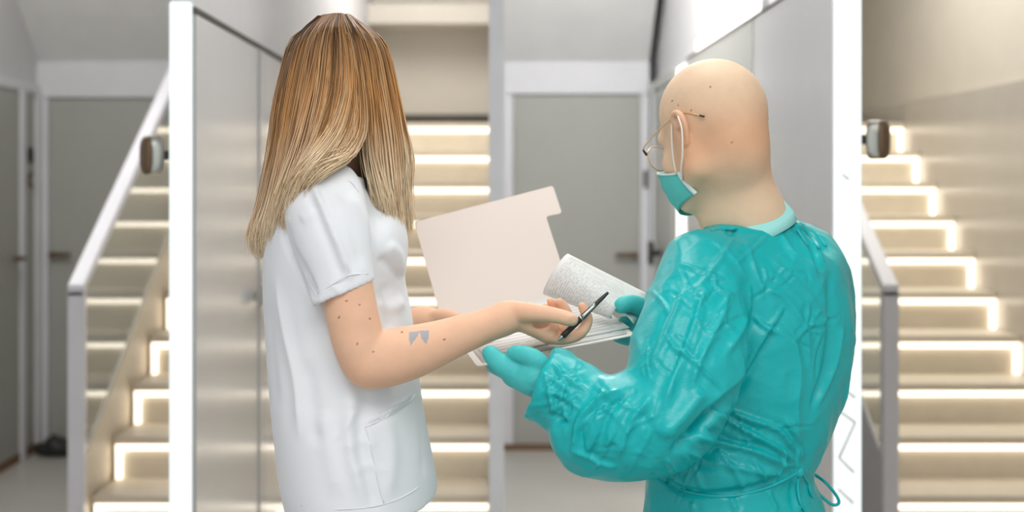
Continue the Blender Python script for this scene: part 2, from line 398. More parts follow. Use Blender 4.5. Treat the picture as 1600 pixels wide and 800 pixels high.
def vnorm(V, Q):
    n = np.cross(V[Q[:, 2]]-V[Q[:, 0]], V[Q[:, 3]]-V[Q[:, 1]]); N_ = np.zeros_like(V)
    for i in range(4): np.add.at(N_, Q[:, i], n)
    return N_/(np.linalg.norm(N_, axis=1)[:, None]+1e-12)
def join(*vq):
    V = np.concatenate([v for v, q in vq]); off = 0; Q = []
    for v, q in vq: Q.append(q+off); off += len(v)
    return V, np.concatenate(Q)
def npmesh(name, V, Q, m, parent=None, color=None):
    me = bpy.data.meshes.new(name); nq = len(Q); w_ = Q.shape[1]
    me.vertices.add(len(V)); me.vertices.foreach_set('co', V.astype(np.float32).ravel())
    me.loops.add(nq*w_); me.loops.foreach_set('vertex_index', Q.astype(np.int32).ravel())
    me.polygons.add(nq); me.polygons.foreach_set('loop_start', np.arange(0, nq*w_, w_, dtype=np.int32))
    if color is not None:
        at = me.color_attributes.new('col', 'FLOAT_COLOR', 'POINT')
        at.data.foreach_set('color', np.concatenate([color, np.ones((len(V), 1))], 1).astype(np.float32).ravel())
    me.update(calc_edges=True); me.validate()
    return link(name, me, m, parent, True)
def proj(V): return np.stack([CX+F*V[:, 0]/V[:, 1], CY-F*(V[:, 2]-H)/V[:, 1]], 1)
def segd(p, pts):
    """distance, signed side and position 0..1 along a polyline for 2-D points p"""
    best = np.full(len(p), 1e9); side = np.zeros(len(p)); pos = np.zeros(len(p)); n = len(pts)-1
    for i in range(n):
        a, b = np.array(pts[i], float), np.array(pts[i+1], float); ba = b-a
        t = np.clip(((p-a)@ba)/(ba@ba), 0, 1); e = p-a-t[:, None]*ba; d = np.hypot(e[:, 0], e[:, 1]); m = d < best
        best[m] = d[m]; side[m] = np.sign(ba[0]*e[m, 1]-ba[1]*e[m, 0]); pos[m] = (i+t[m])/n
    return best, side, pos
def crease(V, Q, strokes, dmax=9, dmin=0):
    """cloth folds: strokes = (points seen on the cloth, amplitude mm, width px, kind) pushed along the surface normal"""
    N_ = vnorm(V, Q); p = proj(V); vd = V-np.array((0, 0, H)); vd /= np.linalg.norm(vd, axis=1)[:, None]
    face = np.clip(-(N_*vd).sum(1)*3, 0, 1)*((V[:, 1] < dmax) & (V[:, 1] > dmin)); disp = np.zeros(len(V))
    for pts, amp, wd, kind in strokes:
        q = catmull(pts, 5) if len(pts) > 2 else np.array(pts, float)
        lo = q.min(0)-wd*4; hi = q.max(0)+wd*4
        m = ((p > lo) & (p < hi)).all(1) & (face > 0); m = np.where(m)[0]
        if len(m) == 0: continue
        d, sd, t = segd(p[m], q); tp = np.clip(np.minimum(t, 1-t)*6, 0, 1); x = d/wd
        if kind == 'r': pr = np.exp(-x*1.5)*1.2-np.exp(-(x-1.6)**2)*.35      # crisp ridge with a dip beside it
        elif kind == 'b': pr = np.exp(-x*x)                                  # soft bulge
        elif kind == 's': pr = np.where(sd > 0, 1, -1)*np.minimum(x*2.5, 1)*np.exp(-x*.8)   # overlap step
        disp[m] += amp*.001*tp*pr
    return V+N_*(disp*face)[:, None]
def wav(V, fr, seed, oct_=3):
    """smooth pseudo-noise in -1..1 from rotated sines"""
    rg = np.random.RandomState(seed); o = np.zeros(len(V)); am = 0
    for i in range(oct_):
        s_ = np.zeros(len(V))
        for j in range(4):
            dv = rg.randn(3); dv /= np.linalg.norm(dv); ph = rg.rand()*6.28; d2 = rg.randn(3); d2 /= np.linalg.norm(d2)
            s_ += np.sin(V@dv*fr*2**i+ph+1.3*np.sin(V@d2*fr*2**i*.7+ph*2))
        o += s_/4*.55**i; am += .55**i
    return o/am
def bvh(V, Q): return BVHTree.FromPolygons([Vector(v) for v in V], [tuple(int(i) for i in q) for q in Q])
def hit(b, px, py, off=0.0):
    o = Vector((0, 0, H)); d = (P(px, py, 1.0)-o).normalized(); r = b.ray_cast(o, d)
    return None if r[0] is None else r[0]-d*off
def inpoly(p, poly):
    r = np.zeros(len(p), bool); n = len(poly)
    for i in range(n):
        (x1, y1), (x2, y2) = poly[i], poly[(i+1) % n]
        if y1 == y2: continue
        c = ((y1 > p[:, 1]) != (y2 > p[:, 1])) & (p[:, 0] < (x2-x1)*(p[:, 1]-y1)/(y2-y1)+x1); r ^= c
    return r
A3 = lambda *t: [tuple(P(*q)) for q in t]        # list of (px,py,depth) -> points

# ------------------------------------------------------------------ figure materials
M['skin'] = mat('skin', (225, 180, 150), .55, .3, attr='col', var=.05, scale=30, bump=.06, bscale=220, sub=.15)
M['tunic'] = mat('white_cotton', (229, 232, 236), .75, .25, var=.01, bump=.05, bscale=350, sheen=.1)
M['trouser'] = mat('white_cotton_trousers', (236, 238, 240), .8, .2)
M['shoe'] = mat('white_clog', (232, 232, 230), .5, .4)
M['hair'] = mat('blonde_balayage_hair', (190, 150, 100), .42, .45, attr='col', var=.04, scale=40)
M['glove'] = mat('teal_nitrile', (70, 190, 190), .5, .4, var=.04, scale=30, bump=.25, bscale=140)
def headfield(Fd, o, f, u, sc=1.0):
    """head: o between the ears, f forward, u up"""
    f = np.array(f, float); f /= np.linalg.norm(f); u = np.array(u, float); u -= f*(u@f); u /= np.linalg.norm(u); l = np.cross(u, f)
    o = np.array(o, float); Lc = lambda x, y, z: o+(f*x+l*y+u*z)*sc
    R = np.array([f, l, u])
    class G_:
        ell = staticmethod(lambda c, r, k=.01, op='u', R=None: Fd0.ell(c, np.array(r)*sc, k*sc, op, R))
        cone = staticmethod(lambda a, b, ra, rb, k=.01, op='u': Fd0.cone(a, b, ra*sc, rb*sc, k*sc, op))
    Fd0, Fd = Fd, G_
    Fd.ell(Lc(-.004, 0, .045), (.099, .079, .090), .0, R=R)
    Fd.ell(Lc(-.03, 0, .03), (.075, .074, .075), .03, R=R)
    Fd.ell(Lc(.045, 0, -.03), (.052, .061, .075), .03, R=R)
    Fd.cone(Lc(.075, .018, -.096), Lc(.075, -.018, -.096), .018, .018, .03)
    for y in (-1, 1):
        Fd.cone(Lc(.0, y*.058, -.055), Lc(.07, y*.022, -.093), .02, .018, .025)     # jaw line
        Fd.cone(Lc(.0, y*.06, .0), Lc(.0, y*.058, -.055), .018, .02, .03)
        Fd.ell(Lc(.072, y*.036, -.028), (.022, .024, .022), .02, R=R)               # cheek
        Fd.cone(Lc(.088, y*.012, .022), Lc(.078, y*.045, .022), .012, .01, .015)    # brow
        Fd.ell(Lc(.094, y*.032, -.002), (.014, .018, .012), .012, 's', R=R)         # eye socket
        Fd.ell(Lc(.083, y*.032, -.003), (.013, .014, .012), .004, R=R)              # eyeball
    Fd.cone(Lc(.098, 0, .005), Lc(.118, 0, -.035), .008, .012, .012)                # nose
    Fd.ell(Lc(.106, 0, -.04), (.012, .018, .01), .008, R=R)
    Fd.ell(Lc(.096, 0, -.066), (.011, .024, .007), .006, R=R); Fd.ell(Lc(.094, 0, -.078), (.011, .021, .008), .004, R=R)
    return Lc, R
def ear(Fd, Lc, R, sg, out=0.0):
    """outer ear standing off the head: helix rim, bowl, lobe"""
    yb = sg*(.076+out)
    fd = R[1]*sg*.85-R[0]*.5; fd /= np.linalg.norm(fd)
    rim = [Lc(.004, yb-sg*.004, -.006), Lc(.010, yb+sg*.002, .012), Lc(.006, yb+sg*.008, .026), Lc(-.008, yb+sg*.014, .031), Lc(-.021, yb+sg*.017, .022), Lc(-.025, yb+sg*.016, .006), Lc(-.02, yb+sg*.012, -.010), Lc(-.009, yb+sg*.006, -.024), Lc(.002, yb+sg*.001, -.022)]
    Fd.chain(rim, [.004, .0042, .0045, .0045, .0045, .0042, .004, .0052, .004], .003, 3)
    Fd.cone(Lc(-.006, yb+sg*.004, .014), Lc(-.01, yb+sg*.004, -.012), .013, .010, .004, flat=.35, fdir=fd)

# ================================================================== WOMAN in white tunic
def woman():
    # ---- near (right) arm and hand, fine grid
    A = Field((-.30, 1.88, 1.17), (.17, 2.13, 1.56), .0019)
    A.chain(A3((524, 330, 2.0), (536, 400, 1.977), (548, 480, 1.965), (562, 540, 1.962), (578, 567, 1.965)), [.032, .0335, .0345, .0335, .031], .012)
    A.chain(A3((576, 568, 1.965), (618, 557, 1.975), (660, 545, 1.99), (720, 523, 2.01), (775, 503, 2.03), (803, 492, 2.04)), [.0315, .0325, .0290, .0225, .0180, .0172], .018)
    # palm (palm up, slightly cupped), knuckles at the bottom right
    A.cone(P(800, 494, 2.043), P(852, 512, 2.045), .019, .022, .012, flat=.8, fdir=(.3, .2, 1))
    A.cone(P(815, 497, 2.055), P(858, 520, 2.065), .017, .018, .012)
    A.cone(P(835, 508, 2.035), P(860, 524, 2.03), .016, .0135, .012)
    # thumb lies along the top, its pad on the pen
    A.chain(A3((806, 487, 2.03), (838, 489, 2.012), (868, 493, 2.004), (894, 500, 2.0)), [.0155, .0122, .0100, .0092], .005)
    # index wraps round the pen at the right
    A.chain(A3((856, 526, 2.03), (882, 529, 2.028), (906, 521, 2.03), (918, 500, 2.035), (910, 479, 2.04)), [.0112, .0094, .0086, .0080, .0068], .0015)
    # middle, ring, little: curl up behind the thumb
    A.chain(A3((852, 522, 2.05), (874, 518, 2.052), (886, 500, 2.055), (883, 483, 2.055), (874, 472, 2.052)), [.0105, .0090, .0083, .0077, .0064], .0015)
    A.chain(A3((846, 516, 2.066), (866, 511, 2.07), (876, 494, 2.072), (868, 480, 2.072), (860, 471, 2.068)), [.010, .0086, .0078, .0071, .006], .0015)
    A.chain(A3((836, 508, 2.08), (852, 502, 2.085), (858, 490, 2.087), (852, 480, 2.085)), [.0088, .0078, .007, .0058], .003)
    A.ell(P(890, 497, 1.993), (.0075, .0040, .0058), .001)
    A.ell(P(846, 507, 2.02), (.012, .008, .006), .006, 's')
    arm = A.mesh(1)
    # ---- far (left) forearm and hand on the folder's edge
    B = Field((-.25, 2.1, 1.18), (-.02, 2.36, 1.45), .0026)
    B.chain(A3((560, 560, 2.30), (610, 530, 2.30), (650, 508, 2.295), (675, 502, 2.285)), [.034, .031, .025, .02], .012)
    B.cone(P(672, 502, 2.285), P(703, 507, 2.27), .020, .019, .012, flat=.75, fdir=(0, 0, 1))
    B.chain(A3((680, 494, 2.27), (700, 494, 2.255), (720, 499, 2.245)), [.0115, .010, .0078], .005)       # thumb on top
    for i, (dy, dd) in enumerate(((0, 0), (2, .022), (4, .042), (5, .06))):
        B.chain(A3((700, 509+dy, 2.252+dd), (722, 514+dy, 2.25+dd), (742, 513+dy, 2.25+dd)), [.0095, .0085, .0068], .003)
    armL = B.mesh(1)
    # ---- head, neck, trunk, legs: coarser
    T = Field((-.44, 1.85, .0), (.02, 2.47, 1.84), .0065)
    o = P(530, 160, 2.145)
    Lc, R = headfield(T, o, (.86, .22, -.34), (.34, .05, .86), .85)
    for sg in (-1, 1): ear(T, Lc, R, sg)
    T.chain([Lc(-.02, 0, -.03), tuple(P(508, 235, 2.145)), tuple(P(505, 280, 2.145))], [.05, .05, .06], .03)
    T.loft([(.86, -.225, 2.14, .095, .15), (1.0, -.225, 2.14, .095, .145), (1.15, -.24, 2.14, .085, .125), (1.3, -.25, 2.14, .085, .13), (1.42, -.262, 2.14, .08, .135), (1.50, -.27, 2.14, .05, .08)], .02)
    T.cone((-.265, 2.04, 1.485), (-.265, 2.25, 1.485), .04, .04, .04)
    T.chain(A3((522, 315, 2.01), (534, 390, 1.98), (541, 420, 1.974)), [.033, .033, .032], .01)
    T.chain(A3((520, 290, 2.28), (540, 420, 2.33), (560, 560, 2.30)), [.045, .038, .03], .01)
    for dy in (-.085, .085):
        T.chain([(-.225, 2.14+dy, .9), (-.22, 2.14+dy, .5), (-.235, 2.14+dy, .12), (-.235, 2.14+dy, .06)], [.085, .058, .038, .036], .03)
        T.cone((-.25, 2.14+dy, .04), (-.1, 2.14+dy, .03), .035, .03, .02)
    trunk = T.mesh(1)
    V, Q = join(arm, armL, trunk)
    # skin colour with freckles and the butterfly mark on the forearm
    C = np.tile(np.array(s2l((230, 186, 156))), (len(V), 1)); p = proj(V)
    rd = np.clip(wav(V, 40, 3), 0, 1)[:, None]*.25; C = C*(1-rd)+np.array(s2l((228, 176, 150)))*rd
    kn = np.zeros(len(V)); 
    for q in ((858, 534), (907, 527), (920, 502), (876, 520), (862, 472), (877, 472), (910, 478)):
        kn = np.maximum(kn, np.exp(-((p[:, 0]-q[0])**2+(p[:, 1]-q[1])**2)/70))
    kn = (kn*(V[:, 1] > 1.9)*(p[:, 0] > 800))[:, None]*.5; C = C*(1-kn)+np.array(s2l((222, 160, 132)))*kn
    near = V[:, 1] < 2.1
    for wing in ([(639, 519), (656, 517), (653, 525), (648, 531), (642, 540), (639, 531)], [(656, 517), (670, 516), (669, 530), (666, 538), (661, 533), (657, 525)]):
        m = inpoly(p, wing) & near; C[m] = s2l((164, 164, 168))
    for q in ((550, 451), (530, 496), (543, 444), (578, 498), (558, 537), (583, 550), (628, 519), (694, 531), (541, 470), (561, 476)):
        m = (np.hypot(p[:, 0]-q[0], p[:, 1]-q[1]) < 1.6) & near; C[m] = s2l((140, 96, 74))
    body = npmesh('person', V, Q, M['skin'], None, C)
    tag(body, 'woman with long blonde hair in a white short-sleeved tunic, holding a pen', 'person')
    # nail on the thumb
    # ---- tunic
    W = Field((-.46, 1.82, .93), (.02, 2.5, 1.62), .0036)
    rows = []
    for y, l, r, dw in ((290, 462, 570, .10), (310, 446, 590, .14), (350, 428, 604, .165), (400, 417, 622, .165), (450, 415, 634, .16), (500, 417, 644, .158), (550, 420, 650, .162), (600, 424, 656, .168), (650, 429, 663, .175), (700, 436, 672, .182), (750, 444, 681, .188), (800, 456, 688, .19), (850, 462, 694, .19)):
        dc = 2.14; z = H-(y-CY)*dc/F; rows.append((z, ((l+r)/2-CX)*dc/F, dc, (r-l)/2*dc/F, dw))
    W.loft(rows, 0, pw=2.35)
    W.cone(P(512, 298, 2.03), P(520, 298, 2.26), .048, .048, .05)
    W.ell(P(606, 375, 2.11), (.03, .09, .05), .04)                                   # bust
    W.ell((-.258, 2.145, 1.545), (.055, .062, .035), .02, 's')                     # neck opening
    W.chain([P(505, 318, 2.28), P(520, 400, 2.31), P(535, 470, 2.33)], [.063, .054, .048], .012)
    W.cut((0, 1.95, 1.043), (.10, .02, -1))
    # near sleeve: cut obliquely at the hem and hollowed
    E = Field((-.34, 1.86, 1.27), (-.12, 2.12, 1.56), .0034)
    E.chain([P(512, 300, 2.03), P(507, 322, 2.005), P(518, 375, 1.985), P(530, 425, 1.975), P(541, 475, 1.968)], [.05, .060, .056, .0485, .0445], .006)
    hp, nn = P(540, 456, 1.97), (.38, 0, -.925); E.cut(hp, nn)
    E.cone(P(534, 440, 1.972), P(545, 490, 1.966), .0385, .0395, .002, 's')
    V, Q = join(W.mesh(2), E.mesh(2))
    # folds
    dn = np.clip((1.46-V[:, 2])/.4, 0, 1)
    N_ = vnorm(V, Q); V = V+N_*(wav(V*np.array((1, 1, .35)), 26, 11, 2)*.0035*dn)[:, None]
    ST = [([(487, 283), (508, 335), (530, 390), (549, 440)], 7, 7, 'r'), ([(494, 330), (470, 345)], 2, 8, 'b'),
          ([(443, 345), (452, 385), (478, 430), (498, 470)], -6, 6, 'b'), ([(470, 420), (505, 500), (530, 560), (552, 620)], 3, 14, 'b'),
          ([(430, 430), (445, 520), (462, 600), (468, 690)], 3, 9, 'r'), ([(415, 470), (424, 560), (432, 640)], -2, 8, 'b'),
          ([(512, 440), (545, 465), (565, 455)], 1.5, 4, 'b'), ([(545, 300), (575, 350), (600, 410)], 3, 9, 'b'), ([(525, 300), (552, 360), (566, 420)], -2.5, 8, 'b'),
          ([(590, 400), (612, 420), (632, 440)], -3.5, 8, 'b'), ([(604, 380), (622, 400), (628, 430)], 4, 9, 'b'), ([(588, 470), (610, 480), (634, 470)], 3, 10, 'b'), ([(600, 440), (605, 480), (612, 520)], -4, 9, 'b'),
          ([(552, 600), (545, 660), (552, 720), (575, 790)], 5, 12, 'b'), ([(575, 610), (562, 680), (572, 750), (590, 798)], -3.5, 10, 'b'), ([(600, 640), (612, 700), (606, 780)], 3, 12, 'b'),
          ([(600, 590), (630, 560), (648, 555)], 3, 9, 'b'), ([(610, 610), (640, 580), (652, 580)], -3, 8, 'b'), ([(500, 640), (515, 700), (530, 780)], 3, 14, 'b'), ([(480, 560), (490, 640), (495, 700)], -3, 12, 'b'),
          ([(570, 664), (590, 655), (620, 640), (646, 618)], -2.5, 3.5, 's'), ([(655, 600), (660, 680), (664, 745)], -2.5, 5, 'b'), ([(540, 705), (562, 690), (590, 698)], 1.2, 7, 'b'), ([(548, 745), (575, 728), (606, 742)], 1.4, 7, 'b'), ([(525, 690), (545, 660), (556, 640)], 1.5, 5, 'r')]
    V = crease(V, Q, [(a_, b_*1.5, c_, d_) for a_, b_, c_, d_ in ST], 2.14); V = lap(V, Q, .4)
    tu = npmesh('tunic', V, Q, M['tunic'], body); b = bvh(V, Q)
    def patch(name, poly, th, m, par):
        # a thin flat piece of cloth following the tunic, from an outline seen on it
        pts = [hit(b, *q) for q in poly]
        if any(x_ is None for x_ in pts): return
        vw = [(x_-Vector((0, 0, H))).normalized() for x_ in pts]; n_ = len(pts)
        vv = [x_-v_*th for x_, v_ in zip(pts, vw)]+[x_+v_*.002 for x_, v_ in zip(pts, vw)]
        fs = [tuple(range(n_))]+[(i, i+n_, (i+1) % n_+n_, (i+1) % n_) for i in range(n_)]
        pyd(name, vv, fs, m, par)
    patch('pocket_tab', [(592, 642), (604, 637), (616, 633), (628, 628), (640, 624), (633, 634), (620, 643), (606, 651), (594, 657)], .0022, M['tunic'], tu)
    for nm, pl in (('pocket_seam', [(571, 667), (590, 659), (615, 645), (640, 628), (648, 617)]), ('pocket_seam', [(571, 668), (580, 700), (592, 760), (600, 786)]), ('hem_seam', [(470, 790), (530, 796), (600, 788), (650, 764), (676, 735)]), ('sleeve_seam', [(452, 340), (455, 380), (478, 430), (494, 462)]), ('shoulder_seam', [(497, 270), (545, 282), (560, 300)]), ('sleeve_hem', [(497, 458), (520, 444), (545, 430), (575, 428)])):
        q = [hit(b, *t_, .0006) for t_ in pl]; q = [x_ for x_ in q if x_]
        if len(q) > 2: tube(nm, q, .0009, M['tunic'], tu, sides=5, n=4)
    # ---- trousers and clogs (below the frame)
    L = Field((-.40, 1.92, .05), (-.06, 2.36, 1.1), .008)
    L.loft([(.8, -.225, 2.14, .105, .165), (.95, -.225, 2.14, .105, .16), (1.06, -.23, 2.14, .1, .15)], 0)
    for dy in (-.085, .085): L.chain([(-.225, 2.14+dy, .85), (-.22, 2.14+dy, .5), (-.23, 2.14+dy, .1)], [.092, .075, .062], .02)
    npmesh('trousers', *L.mesh(1), M['trouser'], body)
    for dy in (-.085, .085):
        K = Field((-.32, 2.14+dy-.08, -.01), (-.03, 2.14+dy+.08, .13), .006)
        K.chain([(-.26, 2.14+dy, .045), (-.18, 2.14+dy, .045), (-.09, 2.14+dy, .04)], [.046, .046, .045], .01); K.cut((0, 0, .001), (0, 0, -1))
        npmesh('clog', *K.mesh(1), M['shoe'], body)
    return body, b, Lc
WB, WBV, WLc = woman()

# ---- hair: locks of strands, roots on the parting, falling behind and in front of the shoulder
def hair(parent):
    rg = np.random.RandomState(5)
    near = [
     [(500, 28, 2.16), (452, 78, 2.145), (433, 160, 2.14), (424, 240, 2.13), (410, 320, 2.12), (397, 372, 2.11), (407, 408, 2.11)],
     [(505, 23, 2.14), (466, 78, 2.10), (448, 160, 2.085), (437, 240, 2.08), (421, 320, 2.075), (410, 370, 2.07), (417, 402, 2.08)],
     [(515, 22, 2.13), (485, 78, 2.075), (469, 160, 2.055), (452, 240, 2.045), (436, 310, 2.035), (427, 355, 2.04), (428, 392, 2.05)],
     [(522, 21, 2.125), (505, 78, 2.06), (495, 150, 2.035), (476, 230, 2.01), (455, 290, 1.99), (443, 335, 2.0), (438, 375, 2.02)],
     [(529, 21, 2.12), (524, 78, 2.055), (518, 145, 2.03), (498, 215, 1.995), (470, 268, 1.955), (452, 312, 1.965), (446, 360, 1.99)],
     [(534, 21, 2.12), (542, 78, 2.052), (543, 140, 2.028), (525, 200, 2.0), (496, 243, 1.955), (470, 272, 1.945), (453, 310, 1.965)],
     [(538, 22, 2.12), (555, 80, 2.055), (566, 150, 2.035), (568, 205, 2.02), (550, 243, 1.985), (515, 260, 1.94), (482, 275, 1.94)],
    ]
    front = [
     [(541, 22, 2.12), (563, 80, 2.057), (572, 150, 2.045), (574, 205, 2.045), (576, 250, 2.045), (585, 295, 2.04), (596, 335, 2.04)],
     [(544, 22, 2.125), (575, 80, 2.065), (588, 150, 2.055), (594, 210, 2.055), (599, 265, 2.055), (606, 310, 2.055), (612, 352, 2.06)],
     [(547, 23, 2.13), (588, 78, 2.08), (602, 150, 2.075), (611, 210, 2.075), (615, 270, 2.075), (617, 320, 2.085), (622, 372, 2.09)],
     [(550, 25, 2.14), (598, 76, 2.11), (614, 142, 2.105), (624, 205, 2.105), (630, 255, 2.11), (628, 310, 2.115), (634, 380, 2.13)],
     [(550, 28, 2.15), (602, 78, 2.145), (619, 142, 2.145), (630, 205, 2.145), (637, 250, 2.145), (630, 305, 2.145), (645, 386, 2.15)],
    ]
    V = []; Q = []; C = []; n0 = 0
    root, mid, tip = np.array(s2l((134, 92, 50))), np.array(s2l((220, 162, 98))), np.array(s2l((255, 233, 198)))
    dark = np.array(s2l((72, 50, 34)))
    def strands(G, num, seed, far=False, spread=1.0):
        nonlocal n0
        r2 = np.random.RandomState(seed)
        Gp = np.array([[tuple(P(*q)) for q in g] for g in G])           # guide, point, xyz
        if far: Gp[:, :, 1] = 2*2.145-Gp[:, :, 1]
        hc = np.array(P(524, 118, 2.145)); md = (Gp[:, 0]+Gp[:, 1])/2; ou = md-hc; ou /= np.linalg.norm(ou, axis=2-1)[:, None]+1e-9
        md = md+ou*.004; md[:, 1] += (md[:, 1]-2.145)*.3; Gp = np.concatenate([Gp[:, :1], md[:, None], Gp[:, 1:]], 1)
        ng = len(Gp); cl = r2.rand(40)*2-1; cl = np.clip(cl*1.25, -1, 1); cw = r2.randn(40, 3)
        for s_ in range(num):
            u = r2.rand()*(ng-1); i = min(int(u), ng-2); fr = u-i
            loc = Gp[i]*(1-fr)+Gp[i+1]*fr
            lay = r2.rand()                                             # 0 outermost .. 1 inner layer
            ctr = np.array(P(525, 130, 2.145)); inn = ctr-loc; inn[:, 2] = 0
            inn /= np.linalg.norm(inn, axis=1)[:, None]+1e-6
            dep = lay*np.array([.004, .008, .010, .012, .014, .012, .010, .008]); loc = loc+inn*dep[:, None]
            fly = 2.6 if r2.rand() < .04 else 1; w1, w2 = r2.randn(3)*.0026*spread, (cw[int(u/(ng-1)*39.9)]*.0055+r2.randn(3)*.0034*fly)*spread
            for j in range(8): loc[j] += w1*min(1, j/2)+w2*max(0, (j-2)/4)*.8
            cut = 1.0-.24*r2.rand()**1.4
            c = catmull([tuple(q) for q in loc], 3); m_ = max(6, int(len(c)*cut)); c = c[:m_]
            ph = r2.rand(2)*6.28; amp = .0012*np.linspace(0, 1, m_)
            tt = np.linspace(0, 1, m_)*cut
            c = c+np.stack([np.sin(tt*9+ph[0])*amp, np.sin(tt*7+ph[1])*amp, 0*tt], 1)
            t_ = np.gradient(c, axis=0); t_ /= np.linalg.norm(t_, axis=1)[:, None]+1e-9
            sd = np.cross(t_, np.array((.1*r2.randn(), 1, .1*r2.randn()))); sd /= np.linalg.norm(sd, axis=1)[:, None]+1e-9
            nn = np.cross(sd, t_); ax_ = np.array(P(525, 130, 2.145)); ot = c-ax_; ot[:, 2] *= .3; nn *= np.where((nn*ot).sum(1) < 0, -1, 1)[:, None]
            wd = (.00055+.0006*r2.rand())*np.interp(tt, [0, .15, .8, 1], [.8, 1, .9, .15])
            ring = np.stack([c+sd*wd[:, None], c+nn*wd[:, None]*1.0, c-sd*wd[:, None]], 1)
            V.append(ring.reshape(-1, 3))
            a = n0+np.arange(m_-1)*3
            for k in range(3): Q.append(np.stack([a+k, a+(k+1) % 3, a+3+(k+1) % 3, a+3+k], 1))
            n0 += m_*3
            # colour: brown roots, caramel lengths, pale ends, lowlights in clumps
            cn = cl[int((u/(ng-1)+r2.randn()*.006) % 1*39.9)]*.72+(r2.rand()*2-1)*.4
            a1 = np.clip((tt-.10-.16*(cn+1)*.5)/.26, 0, 1)[:, None]; a2 = np.clip((tt-.34-.26*(-cn+1)*.5)/.28, 0, 1)[:, None]
            cc = root*(1-a1)+mid*a1; cc = cc*(1-a2)+tip*a2
            if cn > .38: lt = .75*np.clip(tt*5, 0, 1)[:, None]; cc = cc*(1-lt*.7)+np.array(s2l((226, 186, 138)))*lt*.7
            if cn < -.36: dk = (.9*np.clip(1.25-tt*1.5, 0, 1))[:, None]; cc = cc*(1-dk)+dark*dk
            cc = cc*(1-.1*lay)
            C.append(np.repeat(cc, 3, 0))
    strands(near, 7000, 1); strands(front, 3800, 2)
    strands(near, 1100, 3, True); strands(front, 700, 4, True)
    strands([near[0], [(x, y, 4.29-d) for x, y, d in near[0]]], 500, 5)
    strands([front[-1], [(x, y, 4.29-d) for x, y, d in front[-1]]], 350, 6)
    Vn, Qn, Cn = np.concatenate(V), np.concatenate(Q), np.concatenate(C)
    h = npmesh('hair', Vn, Qn, M['hair'], parent, Cn); h['kind'] = 'stuff'
    # under-layer that the strands lie on
    U = Field((-.42, 1.95, 1.42), (-.10, 2.36, 1.87), .005)
    U.ell(P(522, 112, 2.145), (.079, .072, .078), 0); U.ell(P(510, 150, 2.145), (.068, .068, .065), .03)
    U.chain(A3((470, 150, 2.145), (455, 230, 2.14), (436, 310, 2.12)), [.028, .024, .012], .03)
    U.cone(P(470, 160, 2.10), P(455, 270, 2.06), .022, .012, .02); U.cone(P(540, 150, 2.10), P(535, 215, 2.08), .03, .02, .02)
    V_, Q_ = U.mesh(1)
    npmesh('hair_underlayer', V_, Q_, mat('dark_blonde_underhair', (118, 84, 54), .6, .3, var=.15, scale=60), h)
hair(WB)
def translucent(m, f):
    nt = m.node_tree; b = nt.nodes['Principled BSDF']; t = nt.nodes.new('ShaderNodeBsdfTranslucent'); x = nt.nodes.new('ShaderNodeMixShader'); x.inputs[0].default_value = f
    nt.links.new(b.inputs['Base Color'].links[0].from_socket, t.inputs['Color']); o = nt.nodes['Material Output']
    nt.links.new(b.outputs[0], x.inputs[1]); nt.links.new(t.outputs[0], x.inputs[2]); nt.links.new(x.outputs[0], o.inputs['Surface'])
translucent(M['hair'], .10)

# ================================================================== MAN in teal gown
M['gown'] = mat('teal_gown_film', (5, 174, 177), .34, .5, var=.05, scale=9, sheen=0)
def crinkle(m):
    nt = m.node_tree; N = nt.nodes.new; L = nt.links.new; b = nt.nodes['Principled BSDF']
    tc = N('ShaderNodeTexCoord'); no = N('ShaderNodeTexNoise'); no.inputs['Scale'].default_value = 14; no.inputs['Detail'].default_value = 3
    mx = N('ShaderNodeMix'); mx.data_type = 'VECTOR'; mx.inputs[0].default_value = .12
    L(tc.outputs['Object'], no.inputs['Vector']); L(tc.outputs['Object'], mx.inputs[4]); L(no.outputs['Color'], mx.inputs[5])
    vo = N('ShaderNodeTexNoise'); vo.noise_type = 'RIDGED_MULTIFRACTAL'; vo.inputs['Scale'].default_value = 9; vo.inputs['Detail'].default_value = 4; vo.inputs['Roughness'].default_value = .45
    L(mx.outputs[1], vo.inputs['Vector'])
    n2 = N('ShaderNodeTexNoise'); n2.inputs['Scale'].default_value = 420
    L(tc.outputs['Object'], n2.inputs['Vector'])
    ad = N('ShaderNodeMath'); ad.operation = 'MULTIPLY_ADD'; ad.inputs[1].default_value = .05; L(n2.outputs['Fac'], ad.inputs[0]); L(vo.outputs['Fac'], ad.inputs[2])
    bp = N('ShaderNodeBump'); bp.inputs['Strength'].default_value = .8; bp.inputs['Distance'].default_value = .009
    L(ad.outputs[0], bp.inputs['Height']); L(bp.outputs[0], b.inputs['Normal'])
crinkle(M['gown'])
M['collar'] = mat('pale_teal_knit', (160, 226, 222), .8, .2, var=.03, bump=.2, bscale=400)
M['mask'] = mat('teal_mask_fabric', (90, 196, 192), .75, .2, var=.05, scale=40, bump=.1, bscale=300)
M['mask_in'] = mat('pale_mask_edge', (206, 226, 224), .8, .2)
M['loop'] = mat('white_elastic', (240, 232, 220), .7, .2)
M['gold'] = mat('pale_gold_wire', (222, 190, 150), .25, .5, metal=.9)
M['lens'] = mat('spectacle_lens', (245, 248, 248), .04, .5, alpha=.10, var=0)
